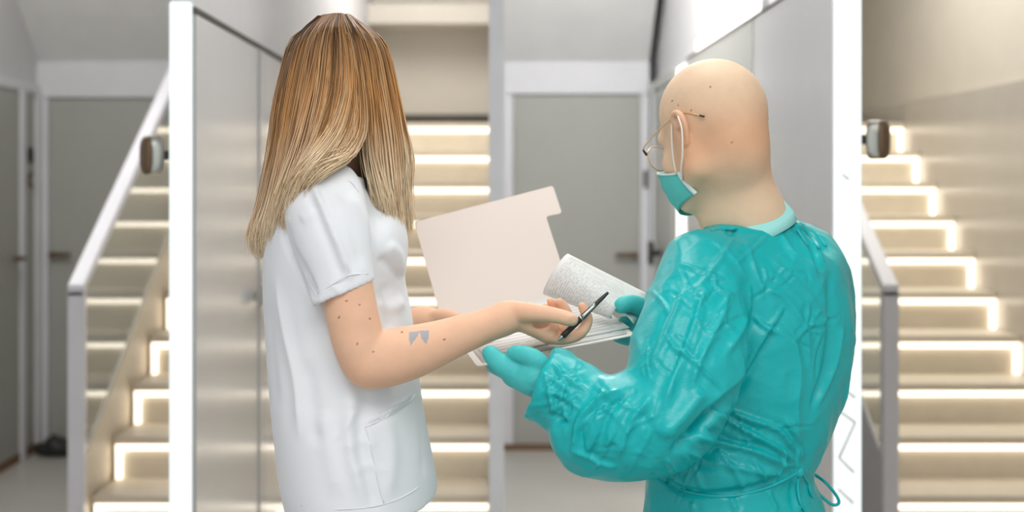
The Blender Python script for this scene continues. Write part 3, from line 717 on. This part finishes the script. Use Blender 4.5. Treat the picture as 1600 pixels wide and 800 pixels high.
def man():
    o = P(1116, 212, 2.12); fw, up = (-.56, .765, -.32), (-.19, .25, .95)
    Hd = Field((.20, 1.98, 1.42), (.50, 2.32, 1.80), .0024)
    Lc, R = headfield(Hd, o, fw, up, .91)
    for sg in (-1, 1):
        ear(Hd, lambda x, y, z: Lc(x, y, z+.006), R, sg, .010 if sg < 0 else 0)
    for sg in (-1, 1): Hd.ell(Lc(-.004, sg*(.086+(.01 if sg < 0 else 0)), .002), (.008, .008, .009), .003, 's', R=R)
    Hd.chain([Lc(-.035, 0, -.03), tuple(P(1138, 272, 2.135)), tuple(P(1158, 325, 2.145)), tuple(P(1172, 362, 2.15))], [.052, .050, .050, .055], .028)
    Hd.cone(P(1120, 290, 2.15), P(1135, 340, 2.14), .03, .034, .03)
    Hd.cone(P(1165, 348, 2.14), P(1205, 352, 2.17), .03, .02, .03)
    head = Hd.mesh(1)
    T = Field((.14, 1.86, 0), (.68, 2.5, 1.5), .008)
    yaw = math.radians(45)
    T.loft([(.86, .39, 2.13, .16, .11), (1.05, .385, 2.13, .125, .09), (1.25, .41, 2.15, .145, .1), (1.38, .43, 2.15, .15, .09), (1.46, .42, 2.15, .1, .06)], 0, yaw=yaw)
    T.chain(A3((1095, 425, 2.05), (1060, 560, 1.96), (1005, 672, 1.925)), [.05, .042, .036], .02)
    T.chain(A3((1005, 680, 1.925), (920, 640, 1.94), (850, 594, 1.968)), [.04, .038, .026], .01)
    T.chain(A3((1262, 420, 2.25), (1278, 540, 2.32), (1265, 600, 2.34)), [.055, .045, .04], .02)
    T.chain(A3((1265, 600, 2.34), (1150, 560, 2.34), (1022, 508, 2.2)), [.04, .038, .026], .01)
    for sg in (-1, 1):
        cx, cy = .39+sg*.07, 2.13+sg*.07
        T.chain([(cx, cy, .9), (cx-.01, cy+.01, .5), (cx, cy, .1)], [.09, .06, .04], .03)
        T.cone((cx+.03, cy-.03, .045), (cx-.11, cy+.11, .035), .038, .034, .02)
    body = T.mesh(1)
    V, Q = join(head, body)
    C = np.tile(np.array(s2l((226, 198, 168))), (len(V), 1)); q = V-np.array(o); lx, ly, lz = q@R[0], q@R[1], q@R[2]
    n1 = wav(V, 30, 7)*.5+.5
    red = np.exp(-((lz+.03)/.05)**2)*np.clip((.045-lx)/.05, 0, 1)*(.5+.6*n1); red = np.clip(red*1.3, 0, 1)[:, None]*.62  # ruddy nape, spread down the neck to offset teal bounced light
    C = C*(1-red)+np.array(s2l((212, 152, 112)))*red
    gr = np.clip(wav(V, 45, 9), 0, 1)*np.clip((lz-.01)/.03, 0, 1)*np.clip((.085-lz)/.03, 0, 1)*(lx < .05); gr = gr[:, None]*.3; C = C*(1-gr)+np.array(s2l((190, 170, 150)))*gr
    er = np.exp(-((np.abs(ly)-.088)/.009)**2)*(np.abs(lx+.008) < .03)*(np.abs(lz) < .045); er = er[:, None]*.5; C = C*(1-er)+np.array(s2l((226, 170, 142)))*er
    pp = proj(V)
    for s_ in ((1143, 223), (1080, 172), (1060, 165), (1050, 158), (1110, 136)):
        C[np.hypot(pp[:, 0]-s_[0], pp[:, 1]-s_[1]) < 1.5] = s2l((140, 100, 76))
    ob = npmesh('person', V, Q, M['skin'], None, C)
    tag(ob, 'bald man seen from behind in a teal gown, gloves, mask and glasses', 'person')
    # ---- gown
    W = Field((.02, 1.80, .965), (.62, 2.50, 1.545), .0031)
    rows = []
    for y, cx, d, la, de in ((362, 1174, 2.145, .075, .062), (385, 1180, 2.15, .13, .082), (420, 1188, 2.15, .170, .105), (500, 1190, 2.15, .176, .122), (600, 1180, 2.15, .168, .130), (670, 1160, 2.14, .156, .130), (715, 1147, 2.13, .148, .124), (745, 1143, 2.13, .142, .118), (790, 1148, 2.13, .156, .128), (840, 1152, 2.13, .170, .138)):
        rows.append((H-(y-CY)*d/F, (cx-CX)*d/F, d, la, de))
    W.loft(rows, 0, pw=2.2, yaw=yaw)
    W.cone(P(1158, 384, 2.125), P(1104, 424, 2.055), .036, .062, .04)
    W.cone(P(1200, 366, 2.16), P(1256, 408, 2.24), .038, .057, .04)
    # near sleeve
    W.chain(A3((1104, 424, 2.055), (1090, 475, 2.02), (1076, 540, 1.975), (1064, 600, 1.945), (1040, 646, 1.93)), [.062, .070, .079, .077, .07], .012)
    W.chain(A3((1040, 646, 1.93), (1000, 664, 1.922), (950, 668, 1.922), (918, 678, 1.928)), [.07, .064, .062, .050], .02)
    W.chain(A3((930, 648, 1.935), (885, 620, 1.95), (856, 606, 1.962), (832, 594, 1.97)), [.055, .052, .050, .049], .008)
    q = W.sub((.02, 1.86, 1.15), (.12, 2.06, 1.36)); sl, x, y, z = q; cp = P(843, 600, 1.967)
    W.a[sl] = np.maximum(W.a[sl], (x-cp[0])*-.90+(y-cp[1])*.1+(z-cp[2])*.42)
    W.cone(P(870, 612, 1.958), P(830, 594, 1.97), .040, .043, .002, 's')
    # far sleeve
    W.chain(A3((1260, 408, 2.24), (1278, 470, 2.28), (1281, 540, 2.32), (1270, 595, 2.34), (1252, 645, 2.31)), [.056, .052, .050, .050, .042], .02)
    W.chain(A3((1270, 595, 2.34), (1150, 565, 2.36), (1060, 520, 2.24), (1024, 509, 2.2)), [.05, .048, .042, .036], .01)
    # neck opening
    W.cone(P(1163, 330, 2.145), P(1172, 362, 2.15), .070, .062, .006, 's')
    V, Q = W.mesh(1)
    N_ = vnorm(V, Q)
    # loose film: soft bagginess and crisp wrinkles
    V = V+N_*(wav(V, 22, 21, 2)*.004)[:, None]
    pj = proj(V)
    cuff = np.exp(-((pj[:, 0]-868)/40)**2)*(V[:, 1] < 2.0)
    rid = 1-np.abs(wav(V, 60, 31, 2))*2.2; V = V+N_*((np.clip(rid, -.4, 1)*.0020+cuff*wav(V, 95, 33, 2)*.006)*1.0)[:, None]
    rid2 = np.clip(1-np.abs(wav(V*np.array((1, 1, .6)), 34, 41, 1))*3.2, 0, 1); V = V+N_*(rid2*.0032)[:, None]
    ST = [ # long folds down the near sleeve
          ([(1105, 440), (1085, 500), (1060, 570), (1035, 640)], 6, 9, 'r'), ([(1140, 450), (1125, 500), (1095, 560), (1075, 620)], 5, 9, 'r'), ([(1070, 450), (1040, 520), (1015, 575)], 5, 7, 'r'),
          ([(1090, 470), (1070, 530), (1050, 600)], -5, 8, 'b'), ([(1170, 440), (1165, 500), (1130, 560)], 4, 8, 'r'),
          ([(1055, 540), (1090, 570), (1130, 612)], 4, 4, 'r'), ([(1040, 520), (1056, 545), (1080, 560)], 3, 5, 'r'),
          # sleeve edge against the back
          ([(1215, 500), (1190, 540), (1160, 590), (1130, 618), (1108, 640)], 8, 12, 's'), ([(1140, 622), (1108, 652), (1078, 682), (1046, 712)], -13, 9, 'b'), ([(1112, 640), (1095, 660), (1080, 680)], -7, 7, 'b'), ([(1100, 605), (1070, 645), (1030, 685)], 10, 14, 'b'),
          # gathers from the waist tie
          ([(1248, 728), (1215, 700), (1160, 670), (1115, 640)], 6, 6, 'r'), ([(1250, 720), (1220, 675), (1170, 655), (1130, 640)], 6, 6, 'r'), ([(1245, 735), (1180, 705), (1120, 690), (1085, 680)], 6, 7, 'r'), ([(1255, 720), (1248, 690), (1225, 650)], 5, 6, 'r'),
          ([(1200, 700), (1150, 690), (1100, 665)], -5, 6, 'b'), ([(1230, 745), (1170, 735), (1110, 720), (1060, 700)], 4, 7, 'r'), ([(1165, 770), (1150, 740), (1120, 700)], 4, 6, 'r'), ([(1100, 770), (1085, 735), (1065, 705)], 4, 6, 'r'), ([(1060, 760), (1050, 730), (1040, 715)], 4, 6, 'r'), ([(1205, 760), (1190, 740), (1175, 715)], 4, 5, 'r'),
          ([(1215, 800), (1205, 780), (1200, 765)], 4, 6, 'r'), ([(1150, 800), (1145, 785), (1140, 778)], 4, 6, 'r'), ([(1250, 800), (1245, 775), (1243, 745)], 5, 6, 'r'), ([(1085, 800), (1080, 785)], 4, 6, 'r'),
          ([(1240, 735), (1190, 760), (1120, 772), (1060, 764), (1016, 740)], -6, 7, 'b'),
          # shoulder blade highlights and diagonal wrinkles on the back
          ([(1150, 365), (1115, 420), (1080, 460)], 3, 6, 'r'), ([(1165, 375), (1180, 420), (1195, 470)], 3, 6, 'r'), ([(1215, 360), (1245, 400), (1290, 430)], 4, 6, 'r'), ([(1200, 400), (1255, 450), (1290, 500)], 3.5, 6, 'r'), ([(1230, 340), (1262, 370), (1290, 410)], 5, 5, 'r'), ([(1245, 345), (1270, 385), (1285, 440)], -4, 5, 'b'),
          ([(1175, 490), (1195, 510), (1220, 522)], 4, 5, 'r'), ([(1180, 440), (1230, 470), (1260, 520), (1265, 580)], 3, 8, 'r'), ([(1295, 420), (1300, 500), (1290, 580), (1265, 650)], -7, 7, 'b'), ([(1318, 500), (1305, 570), (1275, 640)], 4, 5, 'r'), ([(1240, 520), (1250, 580), (1245, 640), (1250, 690)], 3, 9, 'r'),
          ([(1060, 410), (1100, 425), (1135, 440)], 2.5, 4, 'r'), ([(1115, 425), (1122, 450), (1150, 462)], 3, 4, 'r'), ([(1105, 370), (1140, 395), (1165, 430)], 2, 5, 'r'),
          # elbow and forearm
          ([(970, 610), (935, 625), (905, 660), (895, 720)], 8, 8, 'r'), ([(995, 608), (955, 640), (935, 690), (915, 733)], -6, 8, 'b'), ([(1020, 620), (985, 660), (965, 720)], 6, 8, 'r'), ([(890, 700), (930, 722), (965, 730)], 4, 5, 'r'), ([(1000, 640), (1020, 680), (1010, 730)], -4, 9, 'b'),
          ([(862, 565), (885, 590), (920, 612)], 4, 5, 'r'), ([(845, 610), (880, 620), (905, 640)], 4, 5, 'r'), ([(845, 640), (870, 650), (890, 665)], -4, 5, 'b'), ([(850, 580), (860, 620), (868, 655)], 4, 5, 'r'), ([(870, 575), (880, 605), (872, 640)], 3, 4, 'r')]
    rr = random.Random(12)
    for zone in ([(1040, 430), (1160, 420), (1120, 600), (1000, 590)], [(1170, 380), (1290, 400), (1290, 560), (1190, 620)], [(900, 610), (1020, 620), (1030, 720), (900, 720)], [(845, 575), (900, 600), (890, 660), (850, 650)], [(1080, 690), (1240, 640), (1250, 740), (1060, 760)]):
        for _ in range(16):
            u_, v_ = rr.random(), rr.random(); q_ = [(1-u_)*(1-v_), u_*(1-v_), u_*v_, (1-u_)*v_]
            cx_, cy_ = sum(w_*z_[0] for w_, z_ in zip(q_, zone)), sum(w_*z_[1] for w_, z_ in zip(q_, zone))
            an = rr.choice((2.1, 1.8, .7, 2.5))+rr.gauss(0, .3); ln = rr.uniform(12, 42); bd = rr.uniform(-8, 8); c_, s_ = math.cos(an), math.sin(an)
            ST.append(([(cx_-c_*ln, cy_-s_*ln), (cx_-s_*bd, cy_+c_*bd), (cx_+c_*ln, cy_+s_*ln)], rr.choice((2.4, 1.8, -2.0)), rr.uniform(2.6, 4.5), 'r'))
    V = crease(V, Q, [(a_, b_*1.15, c_*.85, d_) for a_, b_, c_, d_ in ST], 2.36); V = lap(V, Q, .15)
    gw = npmesh('gown', V, Q, M['gown'], ob); b = bvh(V, Q)
    Sk = Field((.12, 1.84, .48), (.70, 2.42, 1.0), .007)
    Sk.loft([(.5, .40, 2.13, .24, .21), (.75, .395, 2.13, .21, .18), (.98, .385, 2.13, .165, .135)], 0, yaw=yaw)
    v2, q2 = Sk.mesh(1); th = np.arctan2(v2[:, 1]-2.13, v2[:, 0]-.39)
    v2 = v2+vnorm(v2, q2)*(np.sin(th*11)*.009*np.clip((1.0-v2[:, 2])*5, 0, 1))[:, None]
    npmesh('gown_skirt', v2, q2, M['gown'], ob)
    # collar band
    e1, e2 = np.array((.93, .12, .33)), np.array((0, 1, .13)); e1 /= np.linalg.norm(e1); n = 48; Vc = []; Fc = []
    for j, (cpx, cpy, ra, rb) in enumerate(((1165, 328, .0600, .056), (1168, 340, .066, .062), (1170, 352, .074, .070), (1171, 366, .080, .076))):
        c = np.array(P(cpx, cpy, 2.147))
        for i in range(n):
            a = 2*math.pi*i/n; Vc.append(c+e1*ra*math.cos(a)+e2*rb*math.sin(a))
    for j in range(3):
        for i in range(n): Fc.append((j*n+i, j*n+(i+1) % n, (j+1)*n+(i+1) % n, (j+1)*n+i))
    co = pyd('collar', Vc, Fc, M['collar'], gw, True); md = co.modifiers.new('thick', 'SOLIDIFY'); md.thickness = .003
    def cord(name, pl, r, par=gw, off=.0015, n_=5):
        q = []
        for t_ in pl:
            h_ = hit(b, t_[0], t_[1], off) if len(t_) == 2 else P(*t_)
            if h_ is not None and (not q or (h_-q[-1]).length < .2): q.append(h_)
        return tube(name, q, r, M['gown'], par, sides=7, n=n_)
    cord('neck_binding', [(1112, 360), (1130, 358), (1150, 357), (1172, 355), (1195, 349), (1215, 340), (1232, 330)], .0028)
    cord('waist_tie', [(1018, 741), (1040, 756), (1075, 768), (1115, 775), (1155, 773), (1195, 763), (1225, 750), (1248, 737)], .0030, off=.0005)
    cord('tie_loop', [(1250, 738), (1268, 739, 2.16), (1290, 754, 2.15), (1308, 776, 2.15), (1310, 787, 2.15), (1299, 788, 2.15), (1280, 772, 2.15), (1262, 752, 2.15), (1250, 738)], .0026)
    cord('tie_tail', [(1249, 738), (1246, 760), (1250, 785), (1258, 800), (1262, 815)], .0026)
    cord('tie_tail', [(1252, 738), (1262, 755), (1268, 775), (1278, 800, 2.15)], .0026)
    cord('neck_tie', [(1235, 328), (1248, 348), (1268, 372), (1280, 388)], .0035, off=.001)
    cord('neck_tie', [(1238, 326), (1256, 342), (1276, 364), (1290, 385)], .003, off=.001)
    cord('neck_tie', [(1233, 330), (1240, 350), (1256, 375), (1262, 384)], .003, off=.001)
    K = Field(tuple(np.array(P(1238, 330, 2.16))-.04), tuple(np.array(P(1238, 330, 2.16))+.04), .003)
    h_ = hit(b, 1240, 333)
    if h_:
        K = Field(tuple(np.array(h_)-.03), tuple(np.array(h_)+.03), .002); K.ell(h_, (.011, .009, .008), 0); v, q = K.mesh(1)
        v = v+vnorm(v, q)*(wav(v, 300, 4, 1)*.0012)[:, None]; npmesh('tie_knot', v, q, M['gown'], gw)
    h_ = hit(b, 1248, 738)
    K = Field(tuple(np.array(h_)-.03), tuple(np.array(h_)+.03), .002); K.ell(h_, (.008, .007, .009), 0); npmesh('tie_knot', *K.mesh(1), M['gown'], gw)
    # ---- gloves
    A = Field((-.03, 1.90, 1.18), (.13, 2.14, 1.32), .0021)
    A.cone(P(866, 602, 1.965), P(836, 591, 1.968), .027, .027, .01, flat=.85, fdir=(0, 0, 1))
    A.cone(P(840, 592, 1.968), P(806, 583, 1.985), .028, .0225, .012)
    A.cone(P(836, 580, 1.975), P(808, 572, 1.99), .018, .016, .012)
    A.chain(A3((806, 580, 1.98), (789, 573, 1.975), (774, 561, 1.98), (764, 550, 1.985)), [.0175, .0118, .0102, .0086], .008)
    A.chain(A3((846, 569, 1.955), (830, 558, 1.957), (814, 553, 1.965), (801, 552, 1.972)), [.0125, .0112, .0100, .0084], .006)
    for i, (dy, dd) in enumerate(((8, .02), (12, .045), (14, .065))):
        A.chain(A3((806, 582+dy*.3, 1.99+dd*.4), (786, 578+dy*.1, 2.02+dd), (768, 573, 2.05+dd)), [.0125, .0105, .0085], .004)
    v, q = A.mesh(1); v = v+vnorm(v, q)*(wav(v, 240, 8, 1)*.0006)[:, None]
    npmesh('glove', v, q, M['glove'], ob)
    B = Field((.16, 2.05, 1.24), (.34, 2.32, 1.40), .0022)
    B.cone(P(1026, 510, 2.2), P(1004, 506, 2.175), .027, .024, .01, flat=.7, fdir=(.2, 1, .3))
    B.cone(P(1008, 515, 2.175), P(998, 522, 2.165), .020, .016, .012)
    B.chain(A3((1012, 490, 2.165), (997, 477, 2.15), (981, 474, 2.14), (968, 479, 2.132)), [.0135, .0115, .0104, .0092], .008)
    B.chain(A3((1004, 508, 2.17), (988, 505, 2.175), (974, 501, 2.17)), [.012, .0098, .0082], .004)
    for i, dd in enumerate((0, .016, .03)):
        B.chain(A3((1002, 520+i*2, 2.165+dd), (988, 528+i, 2.15+dd), (974, 528, 2.15+dd), (962, 524, 2.15+dd)), [.0118, .0104, .0095, .008], .004)
    v, q = B.mesh(1); npmesh('glove', v, q, M['glove'], ob)
    # ---- face mask
    nc, nr = 25, 13; Vm = []; Fm = []
    for i in range(nr):
        a = i/(nr-1)
        for j in range(nc):
            t = (j/(nc-1)*2-1)*math.pi/2; ct, s_ = math.cos(t), math.sin(t)
            xr = .042+(.024-.042)*a; xf = .132+(.108-.132)*a; yy = .064+(.055-.064)*a
            z = (-.055+.032*ct)*(1-a)+(-.099-.014*ct)*a
            x = xr+(xf-xr)*max(ct, 0)**.75+.008*math.sin(a*math.pi)*ct+.0018*((i % 4) < 2)*ct
            Vm.append(Lc(x, -yy*s_*(1+.06*math.sin(a*math.pi)), z))
    for i in range(nr-1):
        for j in range(nc-1): Fm.append((i*nc+j, i*nc+j+1, (i+1)*nc+j+1, (i+1)*nc+j))
    mk = pyd('face_mask', Vm, Fm, M['mask'], ob, True); md = mk.modifiers.new('thick', 'SOLIDIFY'); md.thickness = .0022
    for cidx in (0, nc-1):
        tube('mask_edge', [Vm[i*nc+cidx] for i in range(nr)], .0026, M['mask_in'], mk, sides=6, n=2, flat=1.6)
    tube('mask_edge', [Vm[j] for j in range(nc)], .0022, M['mask_in'], mk, sides=6, n=2)
    for sg in (-1, 1):
        tube('ear_loop', [Lc(.048, sg*.066, -.056), Lc(.034, sg*.076, -.02), Lc(.016, sg*.083, .018), Lc(.004, sg*.086, .036), Lc(-.008, sg*.086, .040)], .0016, M['loop'], mk, sides=6)
        tube('ear_loop', [Lc(-.008, sg*.086, .040), Lc(-.022, sg*.100, .022), Lc(-.026, sg*.103, .0), Lc(-.008, sg*.096, -.035), Lc(.016, sg*.084, -.058), Lc(.034, sg*.068, -.07)], .0016, M['loop'], mk, sides=6)
    # ---- glasses
    gl = None
    for sg in (1, -1):
        ring = [Lc(.112-abs(math.cos(a))*.003, sg*(.036+.027*math.cos(a)), -.004+.023*math.sin(a)) for a in [2*math.pi*k/32 for k in range(33)]]
        rim = tube('eyeglasses' if gl is None else 'rim', ring, .0011, M['gold'], ob if gl is None else gl, sides=6, n=2)
        if gl is None: gl = rim
        vs = [Lc(.112, sg*.036, -.004)]+[Vector(r_) for r_ in ring[:-1]]
        ln = pyd('lens', vs, [(0, k, k % 32+1) for k in range(1, 33)], M['lens'], gl, True); md = ln.modifiers.new('t', 'SOLIDIFY'); md.thickness = .0012
        tube('temple', [Lc(.110, sg*.062, .006), Lc(.106, sg*.071, .014), Lc(.06, sg*.0785, .026), Lc(.02, sg*.082, .033), Lc(-.004, sg*.083, .0355), Lc(-.03, sg*.082, .028), Lc(-.052, sg*.080, .016)], .0011, M['gold'], gl, sides=6)
        tube('temple_tip', [Lc(-.052, sg*.080, .016), Lc(-.060, sg*.079, .011)], .0017, M['dark'], gl, sides=6)
        tube('hinge', [Lc(.112, sg*.062, .003), Lc(.108, sg*.071, .011)], .0019, M['dark'], gl, sides=6)
    tube('bridge', [Lc(.111, .010, .002), Lc(.117, 0, .007), Lc(.111, -.010, .002)], .0011, M['gold'], gl, sides=6)
    # ---- trousers, shoes (below the frame)
    for sg in (-1, 1):
        cx, cy = .39+sg*.07, 2.13+sg*.07
        K = Field((cx-.12, cy-.12, .05), (cx+.12, cy+.12, .7), .008); K.chain([(cx, cy, .65), (cx, cy, .35), (cx, cy, .1)], [.085, .075, .065], .01)
        npmesh('trouser_leg', *K.mesh(1), M['gown'], ob)
        K = Field((cx-.22, cy-.12, -.01), (cx+.12, cy+.22, .14), .006); K.chain([(cx+.04, cy-.04, .045), (cx-.04, cy+.04, .045), (cx-.11, cy+.11, .04)], [.048, .048, .045], .01); K.cut((0, 0, .001), (0, 0, -1))
        npmesh('shoe', *K.mesh(1), M['shoe'], ob)
    return ob
MB = man()

# ================================================================== folder, papers, pen
M['card'] = mat('pale_pink_card', (216, 205, 198), .7, .2, var=.01)
M['card_base'] = mat('white_card', (226, 222, 217), .65, .2, var=.01)
def paper_mat(name, rows, cols, dens, dark):
    m = mat(name, (226, 225, 223), .7, .2, var=.005); nt = m.node_tree; N = nt.nodes.new; L = nt.links.new; b = nt.nodes['Principled BSDF']
    src = b.inputs['Base Color'].links[0].from_socket
    uv = N('ShaderNodeUVMap'); sp = N('ShaderNodeSeparateXYZ'); L(uv.outputs[0], sp.inputs[0])
    def math_(op, a, b_=None, c=None):
        n = N('ShaderNodeMath'); n.operation = op
        for i, q in enumerate((a, b_, c)):
            if q is None: continue
            if isinstance(q, (int, float)): n.inputs[i].default_value = q
            else: L(q, n.inputs[i])
        return n.outputs[0]
    v = math_('MULTIPLY', sp.outputs[1], rows); fr = math_('FRACT', v); ln = math_('LESS_THAN', fr, .42)
    row = math_('FLOOR', v); cb = N('ShaderNodeCombineXYZ'); L(math_('MULTIPLY', sp.outputs[0], cols), cb.inputs[0]); L(math_('MULTIPLY', row, 7.31), cb.inputs[1])
    no = N('ShaderNodeTexNoise'); no.inputs['Scale'].default_value = 1; no.inputs['Detail'].default_value = 2; L(cb.outputs[0], no.inputs['Vector'])
    wd = math_('GREATER_THAN', no.outputs['Fac'], dens)
    mg = math_('MULTIPLY', math_('MULTIPLY', math_('GREATER_THAN', sp.outputs[0], .08), math_('LESS_THAN', sp.outputs[0], .92)), math_('MULTIPLY', math_('GREATER_THAN', sp.outputs[1], .06), math_('LESS_THAN', sp.outputs[1], .94)))
    f = math_('MULTIPLY', math_('MULTIPLY', ln, wd), math_('MULTIPLY', mg, dark))
    mx = N('ShaderNodeMix'); mx.data_type = 'RGBA'; L(f, mx.inputs[0]); L(src, mx.inputs[6]); mx.inputs[7].default_value = (.2, .2, .22, 1)
    L(mx.outputs[2], b.inputs['Base Color']); return m
M['page'] = paper_mat('printed_page', 34, 30, .45, .4)
M['page_form'] = paper_mat('printed_form', 16, 5, .36, .3)
M['page_curl'] = paper_mat('printed_page_curl', 30, 26, .48, .32)
NL, NR, FL = P(745, 572, 2.02), P(992, 523, 2.10), P(690, 497, 2.27); FR = NR+(FL-NL)
TL = P(647, 347, 2.45)
def onplane(px, py, a, n):
    o = Vector((0, 0, H)); d = P(px, py, 1)-o; return o+d*((a-o).dot(n)/d.dot(n))
def rounded(poly, r=4):
    out = []
    for i, p in enumerate(poly):
        p = np.array(p, float); a = np.array(poly[i-1], float)-p; b = np.array(poly[(i+1) % len(poly)], float)-p
        p0, p1 = p+a/np.linalg.norm(a)*r, p+b/np.linalg.norm(b)*r
        for t in (0, .25, .5, .75, 1): out.append(tuple((1-t)**2*p0+2*t*(1-t)*p+t*t*p1))
    return out
def sheet(name, poly, a, n, th, m, parent=None, off=0.0):
    n = n.normalized(); pts = [onplane(x, y, a+n*off, n) for x, y in poly]; k = len(pts)
    vv = pts+[q-n*th for q in pts]
    return pyd(name, vv, [tuple(range(k)), tuple(range(k, 2*k))[::-1]]+[(i, i+k, (i+1) % k+k, (i+1) % k) for i in range(k)], m, parent)
nb = (NR-NL).cross(FL-NL).normalized(); ncv = (FR-FL).cross(TL-FL).normalized()
fo = tag(empty('folder', (NL+FR)/2), 'open pale pink card folder held between the two people', 'folder')
sheet('cover', rounded([(647, 347), (864, 290), (878, 333), (853, 338), (893, 461), (690, 499)], 5), FL, ncv, .0012, M['card'], fo)
sheet('base', rounded([(690, 497), (745, 572), (992, 523), (913, 455)], 5), NL, nb, .0016, M['card_base'], fo)
def grid(name, G, m, parent=None, th=.0004):
    nr, nc = len(G), len(G[0]); V = [q for r in G for q in r]
    Fc = [(i*nc+j, i*nc+j+1, (i+1)*nc+j+1, (i+1)*nc+j) for i in range(nr-1) for j in range(nc-1)]
    o = pyd(name, V, Fc, m, parent, True); uv = o.data.uv_layers.new(name='UVMap')
    for lp in o.data.loops: i = lp.vertex_index; uv.data[lp.index].uv = ((i % nc)/(nc-1), (i//nc)/(nr-1))
    md = o.modifiers.new('thick', 'SOLIDIFY'); md.thickness = th; md.offset = 0
    return o
def quadgrid(c, n, m, a, nrm, off):
    g = []
    for i in range(n):
        r = []
        for j in range(m):
            u, v = j/(m-1), i/(n-1)
            x = (1-u)*(1-v)*c[0][0]+u*(1-v)*c[1][0]+u*v*c[2][0]+(1-u)*v*c[3][0]; y = (1-u)*(1-v)*c[0][1]+u*(1-v)*c[1][1]+u*v*c[2][1]+(1-u)*v*c[3][1]
            r.append(onplane(x, y, a+nrm*off, nrm))
        g.append(r)
    return g
s1 = grid('paper_sheet', quadgrid([(754, 566), (980, 521), (905, 459), (700, 497)], 6, 6, NL, nb, .0010), M['page_form'])
tag(s1, 'printed form lying flat in the open folder under the pen hand', 'paper')
s2 = grid('paper_sheet', quadgrid([(757, 557), (984, 512), (909, 457), (703, 496)], 6, 6, NL, nb, .0026), M['page_form'])
tag(s2, 'second printed form in the folder, lying on top of the lower one', 'paper')
# page curling up and over towards the woman
G = []
for i in range(15):
    a = i/14; r = []
    c = np.array(P(960-92*a, 488-58*a, 2.135+.055*a)); rad = .0135+.028*a
    ax = np.array((-.84, .25, .5)); ax /= np.linalg.norm(ax); e_up = np.array((.54, .15, .83)); e_up -= ax*(e_up@ax); e_up /= np.linalg.norm(e_up); e_cam = np.cross(ax, e_up)
    if e_cam[1] > 0: e_cam = -e_cam
    E = np.array(P(990+30*a, 506-43*a, 2.135+.075*a)); top = c+e_up*rad
    for t in np.linspace(0, 1, 7)[:-1]: r.append(tuple(E+(top-E)*t))
    for th in np.linspace(0, math.radians(235), 22): r.append(tuple(c+rad*(1-.12*th/4)*(e_up*math.cos(th)+e_cam*math.sin(th))))
    G.append(r)
pg = grid('paper_sheet', G, M['page_curl']); tag(pg, 'printed page curling up over the folder beside the gloved thumb', 'paper')
# pen
pa, pb = P(872, 532, 2.008), P(950, 457, 2.03); e = tag(empty('pen', pa), 'black pen with silver tip between the woman\'s fingers', 'pen')
L_ = lambda t, o=0.0: pa+(pb-pa)*t+Vector((0, -1, .2))*o
tube('nib', [L_(0), L_(.04), L_(.09)], .0016, M['steel'], e, sides=10, n=2, r1=.0036)
tube('grip', [L_(.09), L_(.25), L_(.45)], .0047, M['dark'], e, sides=12, n=2, r1=.0046)
tube('barrel', [L_(.45), L_(.7), L_(.9), L_(1)], .0044, M['dark'], e, sides=12, n=2, r1=.0022)
tube('clip', [L_(.47, .0048), L_(.6, .0058), L_(.74, .005)], .0014, M['steel'], e, sides=8, n=3, flat=2)
tube('ring_band', [L_(.44), L_(.47)], .0051, M['steel'], e, sides=12, n=1)
rg_ = tag(tube('finger_ring', [tuple(Vector(P(866, 513, 2.052))+Vector((.0035*math.cos(a)*.5, .0098*math.cos(a), .0098*math.sin(a)))) for a in [2*math.pi*k/20 for k in range(21)]], .0012, M['steel'], None, sides=6, n=1), 'thin silver ring on a finger of the woman\'s pen hand', 'ring')
